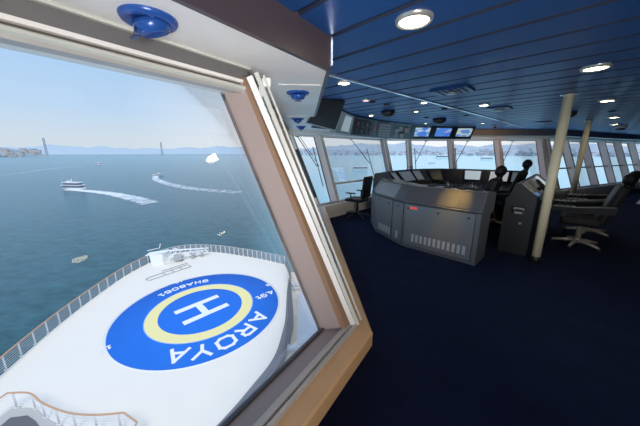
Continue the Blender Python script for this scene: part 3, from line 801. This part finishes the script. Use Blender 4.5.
# H: strokes along S, bar along F
strokes([[(-1.62, 1.0), (1.62, 1.0)], [(-1.62, -1.0), (1.62, -1.0)], [(0, -1.0), (0, 1.0)]], .56, .008, .018, Srot).build('letter_h', M_DWHT, hp_)
GL = {'A': [[(-.5, 0), (0, 1), (.5, 0)], [(-.32, .3), (.32, .3)]],
      'R': [[(-.42, 0), (-.42, 1), (.2, 1), (.42, .88), (.42, .6), (.2, .46), (-.42, .46)], [(.1, .46), (.45, 0)]],
      'O': [[(.25, 0), (-.25, 0), (-.52, .2), (-.52, .8), (-.25, 1), (.25, 1), (.52, .8), (.52, .2), (.25, 0), (-.25, 0)]],
      'Y': [[(-.48, 1), (0, .5), (.48, 1)], [(0, .5), (0, 0)]],
      'H': [[(-.4, 0), (-.4, 1)], [(.4, 0), (.4, 1)], [(-.4, .5), (.4, .5)]],
      '9': [[(-.3, 0), (.2, 0), (.4, .2), (.4, .8), (.2, 1), (-.2, 1), (-.4, .8), (-.4, .6), (-.2, .45), (.4, .45)]],
      '6': [[(.3, 1), (-.2, 1), (-.4, .8), (-.4, .2), (-.2, 0), (.2, 0), (.4, .2), (.4, .4), (.2, .55), (-.4, .55)]],
      '8': [[(-.2, 0), (.2, 0), (.4, .2), (.3, .5), (-.3, .5), (-.4, .2), (-.2, 0)], [(-.3, .5), (-.35, .8), (-.2, 1), (.2, 1), (.35, .8), (.3, .5)]],
      '0': [[(-.2, 0), (.2, 0), (.4, .2), (.4, .8), (.2, 1), (-.2, 1), (-.4, .8), (-.4, .2), (-.2, 0), (.2, 0)]],
      '1': [[(-.2, .8), (.05, 1), (.05, 0)], [(-.2, 0), (.3, 0)]],
      '4': [[(.2, 0), (.2, 1), (-.4, .3), (.4, .3)]],
      't': [[(-.05, .9), (-.05, .15), (.1, 0), (.3, .05)], [(-.3, .62), (.25, .62)]],
      '.': [[(-.04, .04), (.04, .04)]]}
def letter(ch, x, y, ang, hgt, wid, w, nm):
    mtx = Matrix.Translation((x, y, 0)) @ Matrix.Rotation(ang, 4, 'Z') @ Matrix.Translation((0, -hgt / 2, 0))
    L = [[(a * wid, b * hgt) for a, b in ln] for ln in GL[ch]]
    strokes(L, w, .008, .018 + .0003 * random.random(), mtx).build(nm, M_DWHT, hp_)
for ch, a in zip('AROYA', (-12.8, -31, -48.8, -66, -82.5)):
    r = math.radians(a); letter(ch, 5.42 * math.cos(r), 5.42 * math.sin(r), r - PI / 2, 1.12, 1.12, .23, 'name_letter')
for ch, a in zip('9HA8061', (110.5, 118.5, 126.5, 134, 141.5, 149, 155.5)):
    r = math.radians(a); letter(ch, 5.32 * math.cos(r), 5.32 * math.sin(r), r + PI / 2, .5, .56, .12, 'callsign_letter')
for ch, d in zip('4.9t', (5.95, 5.6, 5.15, 4.62)):
    e = Vector((5.1, 2.25, 0)) + Sv * (d - 5.35); letter(ch, e.x, e.y, AX + PI, .56, .52, .11, 'limit_letter')
for a in (225.7, 133.7, 39.8):
    r = math.radians(a); q_ = Vector(((R0 + .05) * math.cos(r), (R0 + .05) * math.sin(r), 0))
    for ch, d in (('1', -.2), ('9', .2)):
        e = q_ - Sv * d; letter(ch, e.x, e.y, AX + PI, .36, .3, .09, 'edge_number')

# railing round the bow
def railing(name, label, path, h, nposts, mtop, mpost, wires=4, lean_=0., wr=.026):
    t = thing(name, label, 'railing', (0, 0, 0))
    n = len(path)
    cen = sum(path, Vector()) / n
    def up(p, u): return p + Vector((0, 0, h * u)) + (p - cen).normalized() * lean_ * u
    MB().tube([up(p, 1) for p in path], .045, 6).build('handrail', mtop, t)
    for k in range(1, wires + 1): MB().tube([up(p, k / (wires + 1)) for p in path], wr, 5).build('wire', mpost, t)
    L = [0]
    for a, b in zip(path, path[1:]): L.append(L[-1] + (b - a).length)
    for k in range(nposts):
        x = L[-1] * k / (nposts - 1); j = 0
        while j < n - 2 and L[j + 1] < x: j += 1
        p = path[j].lerp(path[j + 1], (x - L[j]) / max(1e-6, L[j + 1] - L[j]))
        m = MB(); m.tube([p, up(p, 1)], .05, 6); m.box(p + Vector((0, 0, .03)), (.22, .14, .06)); m.build('post', M_POSTW, t)
    return t
rp = [zz(p, DZ) for p in RAIL]
cut = 30
railing('deck_railing', 'grey ship railing along the left side of the bow deck, wooden top', rp[:cut + 1], 1.02, 20, M_RWOOD, M_RAILG, 6)
railing('deck_railing', 'grey ship railing around the far bow end of the deck', rp[cut + 1:], 1.02, 28, M_RAILG, M_RAILG, 6)
# curved balcony at bottom left
BAL = [Vector((-16.9, 10.4, 0))] + cat([(-16.75, 11.25), (-15.6, 11.25), (-14.45, 10.75), (-13.36, 10.4), (-12.2, 10.15), (-11, 10.1), (-9.85, 10.2)], 5) + [Vector((-8.9, 9.75, 0)), Vector((-8.7, 8.9, 0))]
BAL = [p + Vector((.3, -.22, 0)) for p in BAL]
bp_ = [zz(p, DZ + .06) for p in BAL]
railing('balcony_railing', 'curved balcony railing with orange wooden handrail at bottom left', bp_, 1.0, 10, M_RWOOD, M_DWHT, 5, wr=.012)
ins = [zz(Vector((p.x * .965 - .4, p.y - .55, 0)), DZ + .03) for p in BAL]
struct(MB().prism([p - Vector((0, 0, .06)) for p in bp_] + [(-9, 5, DZ), (-17, 5, DZ)], (0, 0, .07)).build('balcony_kerb', mat('kerb_grey', (.5, .49, .46), .6)))
struct(MB().prism([(x, y, DZ + .07) for x, y in ((-15.95, 8.0), (-15.95, 10.5), (-15.2, 10.62), (-14.5, 10.35), (-13.6, 9.85), (-12.4, 9.5), (-9.6, 9.45), (-9.3, 5), (-15.95, 5))], (0, 0, .03)).build('balcony_floor', M_BALC))

# folded mast / crane on the bow
ms = thing('folded_mast', 'white folded signal mast lying among winches at the tip of the bow', 'mast', (-18.4, 30.3, DZ))
def T(pts, r, nm, m=M_DWHT): return MB().tube(pts, r, 8).build(nm, m, ms)
a = MB(); a.loft([(-1.9, -1.4, 0), (-.8, -1.0, 0), (-.7, .2, 0), (-1.8, .1, 0)], [(-2.2, -1.2, 1.25), (-.9, -.7, 1.45), (-.9, -.1, 1.45), (-2.2, -.1, 1.25)]); a.build('housing', M_DWHT, ms)
a = MB(); a.loft([(-2.6, -1.3, 1.2), (-.3, -.7, 1.5), (-.3, -.2, 1.55), (-2.6, -.4, 1.25)], [(-2.6, -1.3, 1.3), (-.3, -.7, 1.6), (-.3, -.2, 1.65), (-2.6, -.4, 1.35)]); a.build('tilted_plate', M_DWHT, ms)
T([(-1.9, .3, 0), (.2, .3, 1.6), (.5, .4, 1.3)], .09, 'stay'); T([(-.6, -1.1, 0), (.6, -.3, 1.4)], .08, 'stay'); T([(-.6, -.4, 1.5), (1.2, .5, 1.35), (3.6, 1.9, 1.0)], .1, 'boom')
a = MB(); a.box((.6, -.1, .55), (.9, .7, .6), rot=.4, bev=.05); a.build('motor_box', M_RAILG, ms)
a = MB(); a.box((1.9, 1.5, .35), (1.1, .5, .5), rot=.5, bev=.05); a.build('gear_box', M_DWHT, ms)
for z in (.5, .95): T([(-1.6, -.6, z), (.6, .3, z), (3.4, 1.6, z * .9)], .06, 'boom')
a = MB()
for k in range(9):
    u = k / 8; x, y = -.6 + 4.0 * u, -.2 + 1.8 * u
    a.tube([(x, y, .48), (x + .3, y + .14, .9)], .035, 5); a.tube([(x + .3, y + .14, .48), (x, y, .9)], .035, 5)
a.build('lattice', M_DWHT, ms)
for x, y, z in ((.9, .2, .5), (2.0, .9, .5), (2.9, 1.5, .4)):
    MB().lathe([(.24, 0), (.24, .08), (.12, .1), (.12, z), (.26, z + .02), (.26, z + .14), (.1, z + .2)], (x, y, 0), 12).build('winch', M_RAILG, ms)
for x, y in ((1.4, 1.1), (2.4, 1.4), (3.2, 1.8), (.3, .8)): T([(x, y, 0), (x + .1, y, .9), (x + .4, y + .2, 1.15)], .05, 'stanchion')
T([(-2.3, -1.3, 1.9), (-1.2, -.6, 2.0), (-1.1, -.5, 2.5)], .04, 'antenna')
# flat cradle outline on deck
cr = thing('deck_cradle', 'thin grey pipe cradle lying on the deck before the folded mast', 'cradle', (-17.2, 27.2, DZ + .05))
cr.rotation_euler.z = math.radians(52)
MB().tube([(-2.2, -.45, 0), (2.2, -.5, 0), (2.2, .35, 0), (-2.0, .35, 0), (-2.4, .1, 0), (-2.2, -.45, 0)], .05, 6).build('outer_pipe', M_RAILG, cr)
for x in (-.6, .3, 1.2): MB().tube([(x, -.45, .02), (x, .35, .02)], .05, 6).build('cross_pipe', M_RAILG, cr)
MB().tube([(-.5, .9, 0), (2.4, .85, 0)], .05, 6).build('side_pipe', M_RAILG, cr)

# ------------------------------------------------------------------ sea
SEA = H - 35.0
def sea_mat():
    m = bpy.data.materials.new('sea_water'); m.use_nodes = True; nt = m.node_tree; b = nt.nodes['Principled BSDF']
    b.inputs['Roughness'].default_value = .22; b.inputs['IOR'].default_value = 1.33
    tc = N(nt, 'ShaderNodeTexCoord')
    n1 = N(nt, 'ShaderNodeTexNoise'); n1.inputs['Scale'].default_value = .22; n1.inputs['Detail'].default_value = 10; n1.inputs['Roughness'].default_value = .66
    mp = N(nt, 'ShaderNodeMapping'); mp.inputs['Scale'].default_value = (1, 1.9, 1); mp.inputs['Rotation'].default_value = (0, 0, .5)
    nt.links.new(tc.outputs['Object'], mp.inputs[0]); nt.links.new(mp.outputs[0], n1.inputs['Vector'])
    n2 = N(nt, 'ShaderNodeTexNoise'); n2.inputs['Scale'].default_value = .004; n2.inputs['Detail'].default_value = 5
    nt.links.new(tc.outputs['Object'], n2.inputs['Vector'])
    r = N(nt, 'ShaderNodeValToRGB'); e = r.color_ramp.elements
    e[0].position = .36; e[0].color = (.003, .038, .052, 1); e[1].position = .68; e[1].color = (.035, .125, .150, 1)
    ad = N(nt, 'ShaderNodeMath', operation='MULTIPLY_ADD'); ad.inputs[1].default_value = .35
    sb = N(nt, 'ShaderNodeMath', operation='MULTIPLY'); sb.inputs[1].default_value = .68
    nt.links.new(n1.outputs['Fac'], sb.inputs[0]); nt.links.new(n2.outputs['Fac'], ad.inputs[0]); nt.links.new(sb.outputs[0], ad.inputs[2])
    nt.links.new(ad.outputs[0], r.inputs[0])
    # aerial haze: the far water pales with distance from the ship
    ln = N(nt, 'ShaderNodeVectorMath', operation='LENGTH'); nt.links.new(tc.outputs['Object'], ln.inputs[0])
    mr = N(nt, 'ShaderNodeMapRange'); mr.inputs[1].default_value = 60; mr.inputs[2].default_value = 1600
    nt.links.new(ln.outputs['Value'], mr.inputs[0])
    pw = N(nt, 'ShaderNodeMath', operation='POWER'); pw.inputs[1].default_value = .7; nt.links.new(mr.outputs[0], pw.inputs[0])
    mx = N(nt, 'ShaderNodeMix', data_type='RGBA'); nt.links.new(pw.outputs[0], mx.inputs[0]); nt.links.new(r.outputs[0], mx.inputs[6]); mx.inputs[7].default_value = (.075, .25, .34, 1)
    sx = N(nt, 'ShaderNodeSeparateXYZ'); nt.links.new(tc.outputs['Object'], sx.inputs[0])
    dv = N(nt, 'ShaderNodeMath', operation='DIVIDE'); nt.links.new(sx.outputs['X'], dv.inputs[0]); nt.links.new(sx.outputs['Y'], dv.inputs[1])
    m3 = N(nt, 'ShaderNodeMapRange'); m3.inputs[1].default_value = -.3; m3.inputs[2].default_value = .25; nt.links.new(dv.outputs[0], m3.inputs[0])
    mz = N(nt, 'ShaderNodeMix', data_type='RGBA'); nt.links.new(m3.outputs[0], mz.inputs[0]); nt.links.new(mx.outputs[2], mz.inputs[6]); mz.inputs[7].default_value = (.30, .70, .82, 1)  # cyan to the right: brightness of the glint side put into the water colour
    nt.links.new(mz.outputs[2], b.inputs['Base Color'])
    bp = N(nt, 'ShaderNodeBump'); bp.inputs['Strength'].default_value = .35; bp.inputs['Distance'].default_value = 1.2
    nt.links.new(n1.outputs['Fac'], bp.inputs['Height']); nt.links.new(bp.outputs[0], b.inputs['Normal'])
    b.inputs['Specular IOR Level'].default_value = .18
    return m
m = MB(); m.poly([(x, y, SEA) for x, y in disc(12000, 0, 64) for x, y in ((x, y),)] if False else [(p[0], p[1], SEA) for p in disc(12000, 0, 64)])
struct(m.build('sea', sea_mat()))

# ------------------------------------------------------------------ hills and shore
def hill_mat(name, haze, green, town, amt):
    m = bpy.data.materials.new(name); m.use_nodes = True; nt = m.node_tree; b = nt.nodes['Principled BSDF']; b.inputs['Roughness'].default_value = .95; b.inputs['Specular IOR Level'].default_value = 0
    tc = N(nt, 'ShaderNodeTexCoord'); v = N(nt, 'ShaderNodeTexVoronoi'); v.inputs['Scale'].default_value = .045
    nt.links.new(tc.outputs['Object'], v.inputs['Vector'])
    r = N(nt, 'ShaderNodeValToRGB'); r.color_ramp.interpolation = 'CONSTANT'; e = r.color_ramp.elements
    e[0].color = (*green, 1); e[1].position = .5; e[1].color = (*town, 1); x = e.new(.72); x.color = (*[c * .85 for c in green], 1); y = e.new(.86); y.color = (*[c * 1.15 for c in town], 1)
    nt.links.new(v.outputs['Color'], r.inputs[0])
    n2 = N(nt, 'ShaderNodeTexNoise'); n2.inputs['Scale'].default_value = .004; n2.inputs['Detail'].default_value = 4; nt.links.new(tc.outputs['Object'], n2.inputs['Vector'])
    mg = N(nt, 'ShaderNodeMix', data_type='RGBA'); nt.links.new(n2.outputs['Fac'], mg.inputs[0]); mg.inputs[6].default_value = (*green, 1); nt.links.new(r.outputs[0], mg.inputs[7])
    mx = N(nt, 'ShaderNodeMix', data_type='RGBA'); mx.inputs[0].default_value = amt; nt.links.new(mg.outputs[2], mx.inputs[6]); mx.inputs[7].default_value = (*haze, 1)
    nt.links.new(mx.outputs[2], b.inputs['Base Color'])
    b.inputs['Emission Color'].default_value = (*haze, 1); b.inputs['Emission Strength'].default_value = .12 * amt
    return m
def hills(name, az0, az1, dist, depth, hf, m, seed):
    n = int((az1 - az0) * 3); nr = 8
    bm = MB(); rows = []
    for r in range(nr + 1):
        row = []
        for k in range(n + 1):
            az = math.radians(az0 + (az1 - az0) * k / n); u = r / nr
            dd = dist + depth * u + 60 * noise.noise((k * .15, seed, 0))
            prof = math.sin(min(1, u * 1.25) * PI / 2)
            hgt = hf(az0 + (az1 - az0) * k / n) * prof * (1 + .45 * noise.noise((k * .11, r * .5, seed)) + .12 * noise.noise((k * .9, r * 1.5, seed)))
            row.append(bm.bm.verts.new((math.sin(az) * dd, math.cos(az) * dd, SEA - .5 + max(0, hgt))))
        rows.append(row)
    for a, b in zip(rows, rows[1:]):
        for k in range(n): bm._f((a[k], a[k + 1], b[k + 1], b[k]), True)
    o = bm.build(name, m); return struct(o)
def bump_(x, c, w): return math.exp(-((x - c) / w) ** 2)
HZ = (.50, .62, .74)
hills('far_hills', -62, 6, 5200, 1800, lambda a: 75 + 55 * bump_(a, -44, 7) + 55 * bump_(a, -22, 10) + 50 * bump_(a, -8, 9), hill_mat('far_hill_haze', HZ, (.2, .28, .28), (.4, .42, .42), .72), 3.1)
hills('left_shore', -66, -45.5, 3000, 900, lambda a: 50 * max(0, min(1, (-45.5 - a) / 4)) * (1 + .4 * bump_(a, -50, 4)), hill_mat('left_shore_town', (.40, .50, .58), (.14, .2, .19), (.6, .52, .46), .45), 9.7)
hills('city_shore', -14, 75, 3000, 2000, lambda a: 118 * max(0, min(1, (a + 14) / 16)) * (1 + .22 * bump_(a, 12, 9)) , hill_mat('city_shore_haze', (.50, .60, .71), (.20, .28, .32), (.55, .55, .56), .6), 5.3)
# waterfront buildings, far too many to count
def town(name, az0, az1, dist, n, hmax, m, label):
    bm = MB()
    for k in range(n):
        az = math.radians(random.uniform(az0, az1)); dd = dist + random.random() ** 1.5 * 700
        hh = random.uniform(.4, 1) * hmax * (1.6 if random.random() < .06 else 1)
        ground = SEA + 70 * ((dd - dist) / 900)
        bm.mi = random.randrange(3); bm.box((math.sin(az) * dd, math.cos(az) * dd, ground + hh / 2), (random.uniform(14, 40), random.uniform(14, 30), hh), rot=random.random() * 3)
    o = bm.build(name, m); tag(o, label, 'buildings', None, 'stuff')
TM = [mat('town_cream', (.58, .55, .52), .9), mat('town_grey', (.42, .46, .5), .9), mat('town_rose', (.52, .44, .41), .9)]
town('shore_buildings', -60, -46.5, 2960, 120, 22, TM, 'pale waterfront houses along the left shore')
town('city_buildings', -6, 60, 2990, 420, 24, [mat('city_a', (.44, .48, .53), .9), mat('city_b', (.36, .42, .48), .9), mat('city_c', (.46, .44, .46), .9)], 'hazy city houses along the far right shore')
# suspension bridge towers
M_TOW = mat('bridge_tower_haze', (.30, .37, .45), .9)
for az, hh, lab in ((-45.9, 215, 'left hazy suspension bridge tower above the hills'), (-30.8, 190, 'right hazy suspension bridge tower above the hills')):
    a = math.radians(az); t = thing('bridge_tower', lab, 'bridge tower', (math.sin(a) * 5100, math.cos(a) * 5100, SEA), -a, 'suspension bridge towers')
    for sx in (-1, 1): MB().loft([(sx * 8 - 5, -5, 0), (sx * 8 + 5, -5, 0), (sx * 8 + 5, 5, 0), (sx * 8 - 5, 5, 0)], [(sx * 6 - 5, -6, hh), (sx * 6 + 5, -6, hh), (sx * 6 + 5, 6, hh), (sx * 6 - 5, 6, hh)]).build('leg', M_TOW, t)
    MB().box((0, 0, hh * .6), (16, 8, 8)).build('cross_beam', M_TOW, t)

# ------------------------------------------------------------------ boats and wakes
def sea_at(u, v):
    x = (u - 320) / FPX; y = (213 - v) / FPX; c, s = math.cos(TH), math.sin(TH)
    d = Vector((x, c + y * s, -s + y * c)); t = (SEA - H) / d.z; return Vector((d.x * t, d.y * t, SEA))
def ferry(u, v, L, rz, label, decks=2):
    p = sea_at(u, v); t = thing('ferry_boat', label, 'boat', p, rz, 'boats on the strait')
    w = L * .28
    def hull(z, k): return [(-L / 2, -w / 2 * k, z), (L * .3, -w / 2 * k, z), (L / 2 * (1 if z else .94), 0, z), (L * .3, w / 2 * k, z), (-L / 2, w / 2 * k, z)]
    MB().loft(hull(-.2, .8), hull(L * .09, 1)).build('hull', M_HULL, t)
    z = L * .09
    for d in range(decks):
        k = 1 - .12 * d
        MB().box((-L * .04, 0, z + L * .045), (L * .78 * k, w * .86 * k, L * .07)).build('cabin', M_BDARK, t)
        MB().box((-L * .04, 0, z + L * .095), (L * .86 * k, w * .98 * k, L * .03)).build('deck_roof', M_HULL, t)
        z += L * .11
    MB().box((L * .1, 0, z + L * .02), (L * .14, w * .4, L * .06)).build('wheelhouse', M_HULL, t)
    MB().tube([(-L * .02, 0, z), (-L * .02, 0, z + L * .14)], L * .01, 6).build('mast', M_HULL, t)
ferry(73, 189.5, 23, math.radians(172), 'white two deck ferry with a long wake, left on the open water')
ferry(158.5, 176, 15, math.radians(60), 'white boat turning with a curved wake, seen through the near window', 1)
ferry(98, 164.8, 22, math.radians(20), 'small distant boat with a thin straight wake', 1)
ferry(361, 170, 34, math.radians(10), 'ferry seen through the window above the office chair', 1)
ferry(432, 163.8, 22, math.radians(0), 'small dark boat seen above the front console screens', 1)
ferry(486, 160, 60, math.radians(180), 'low distant ship seen above the bright chart screen', 1)
ferry(444, 158.6, 90, math.radians(5), 'long faint ship near the far shore', 1)
ferry(98.5, 156.4, 30, math.radians(5), 'tiny dark ship near the far left hills', 1)
def foam_mat():
    m = bpy.data.materials.new('wake_foam'); m.use_nodes = True; nt = m.node_tree; b = nt.nodes['Principled BSDF']
    b.inputs['Base Color'].default_value = (.8, .87, .9, 1); b.inputs['Roughness'].default_value = .8
    tc = N(nt, 'ShaderNodeTexCoord'); n1 = N(nt, 'ShaderNodeTexNoise'); n1.inputs['Scale'].default_value = .22; n1.inputs['Detail'].default_value = 6
    nt.links.new(tc.outputs['Object'], n1.inputs['Vector'])
    at_ = N(nt, 'ShaderNodeAttribute'); at_.attribute_name = 'fade'
    ad = N(nt, 'ShaderNodeMath', operation='ADD'); nt.links.new(n1.outputs['Fac'], ad.inputs[0]); nt.links.new(at_.outputs['Fac'], ad.inputs[1])
    r = N(nt, 'ShaderNodeMapRange'); r.inputs[1].default_value = .75; r.inputs[2].default_value = 1.25; nt.links.new(ad.outputs[0], r.inputs[0])
    nt.links.new(r.outputs[0], b.inputs['Alpha']); return m
M_FOAM = foam_mat()
def wake(label, pts, w0, w1, strength=.75):
    P = [sea_at(*p) + Vector((0, 0, .15)) for p in pts]
    P = [zz(p, SEA + .15) for p in cat([(p.x, p.y) for p in P], 8)]
    n = len(P); me_v = []; fade = []; faces = []
    for k, p in enumerate(P):
        t = (P[min(k + 1, n - 1)] - P[max(k - 1, 0)]).normalized(); q = Vector((-t.y, t.x, 0)); u = k / (n - 1); w = w0 + (w1 - w0) * u
        for j, s in enumerate((-1, -.45, .45, 1)):
            me_v.append(p + q * w * s / 2); fade.append((strength * (1 - .55 * u)) * (0 if j in (0, 3) else 1) if k < n - 1 else 0)
    for k in range(n - 1):
        for j in range(3): faces.append((k * 4 + j, k * 4 + j + 1, k * 4 + j + 5, k * 4 + j + 4))
    me = bpy.data.meshes.new('boat_wake'); me.from_pydata(me_v, [], faces); at_ = me.attributes.new('fade', 'FLOAT', 'POINT')
    for i, f in enumerate(fade): at_.data[i].value = f
    me.materials.append(M_FOAM); o = bpy.data.objects.new('boat_wake', me); COL.objects.link(o); tag(o, label, 'wake', None, 'stuff')
wake('broad white wake trailing right of the two deck ferry', [(66, 190), (80, 190.5), (105, 193), (130, 197.5), (152, 204)], 8, 20, 1.1)
wake('curved white wake behind the turning boat', [(159, 174.5), (155, 178), (162, 182), (182, 187), (215, 191), (240, 193)], 8, 26, .75)
wake('thin straight wake behind the small distant boat', [(99, 164.8), (70, 167), (35, 171), (-10, 177)], 4, 8, .8)
wake('thin white wake line left of the ferry above the office chair', [(368, 170.2), (352, 170.6), (335, 171.3), (300, 172.5)], 6, 8, .9)

# ------------------------------------------------------------------ light
w = bpy.data.worlds.new('sky'); SC.world = w; w.use_nodes = True; nt = w.node_tree; bg = nt.nodes['Background']
tc = N(nt, 'ShaderNodeTexCoord'); sp = N(nt, 'ShaderNodeSeparateXYZ'); nt.links.new(tc.outputs['Generated'], sp.inputs[0])
r = N(nt, 'ShaderNodeValToRGB'); e = r.color_ramp.elements
e[0].position = 0; e[0].color = (.62, .72, .80, 1); e[1].position = 1; e[1].color = (.22, .42, .85, 1)
for ps, c in ((.04, (.62, .72, .82)), (.12, (.48, .67, .90)), (.3, (.36, .60, .95)), (.55, (.33, .56, .92))):
    x = e.new(ps); x.color = (*c, 1)
nt.links.new(sp.outputs['Z'], r.inputs[0])
dt = N(nt, 'ShaderNodeVectorMath', operation='DOT_PRODUCT'); nt.links.new(tc.outputs['Generated'], dt.inputs[0]); dt.inputs[1].default_value = (math.sin(math.radians(28)), math.cos(math.radians(28)), 0)
mr = N(nt, 'ShaderNodeMapRange'); mr.inputs[1].default_value = .45; mr.inputs[2].default_value = 1; nt.links.new(dt.outputs['Value'], mr.inputs[0])
mx = N(nt, 'ShaderNodeMix', data_type='RGBA'); nt.links.new(mr.outputs[0], mx.inputs[0]); nt.links.new(r.outputs[0], mx.inputs[6]); mx.inputs[7].default_value = (.95, .98, 1.02, 1)
nt.links.new(mx.outputs[2], bg.inputs[0]); bg.inputs[1].default_value = 1.0
sl = bpy.data.lights.new('sun', 'SUN'); so = bpy.data.objects.new('sun', sl); COL.objects.link(so)
sl.energy = 2.0; sl.angle = .35; sl.color = (1, .93, .83)
az, el = math.radians(172), math.radians(56)
so.rotation_euler = (-Vector((math.sin(az) * math.cos(el), math.cos(az) * math.cos(el), math.sin(el)))).to_track_quat('-Z', 'Y').to_euler()
def area(name, loc, target, size, e, col=(1, .96, .92), spread=80):
    l = bpy.data.lights.new(name, 'AREA'); l.shape = 'DISK'; l.size = size; l.energy = e; l.color = col; l.spread = math.radians(spread)
    o = bpy.data.objects.new(name, l); COL.objects.link(o); o.location = loc
    o.rotation_euler = (Vector(target) - Vector(loc)).to_track_quat('-Z', 'Y').to_euler(); return o
area('fill_light_side', (1.0, -1.1, 1.25), W(5.2, .4, 1.35), .5, 7, (.93, .97, 1), spread=60)  # added fill light behind the camera, brightens poles and consoles
area('fascia_lamp', (5.3, 7.55, 2.3), (5.45, 8.1, 2.22), .08, 2.2, (1, .55, .2), 100)
area('apron_glare_spot', W(3.75, 1.05, 2.25), W(4.12, 1.2, .95), .06, .8, (1, .55, .1), 22)  # added warm spot standing in for the glare on the slanted panel
area('fill_light', (.5, -1.2, 1.2), (-.3, 1.9, 2.0), .8, 22, spread=86)  # added fill light behind the camera, lifts soffit, sill and near frames
SC.view_settings.gamma = 1.15
SC.view_settings.view_transform = 'Standard'; SC.view_settings.look = 'None'; SC.view_settings.exposure = 0
SC.cycles.max_bounces = 8; SC.cycles.diffuse_bounces = 5; SC.cycles.transparent_max_bounces = 16
SC.cycles.use_denoising = True
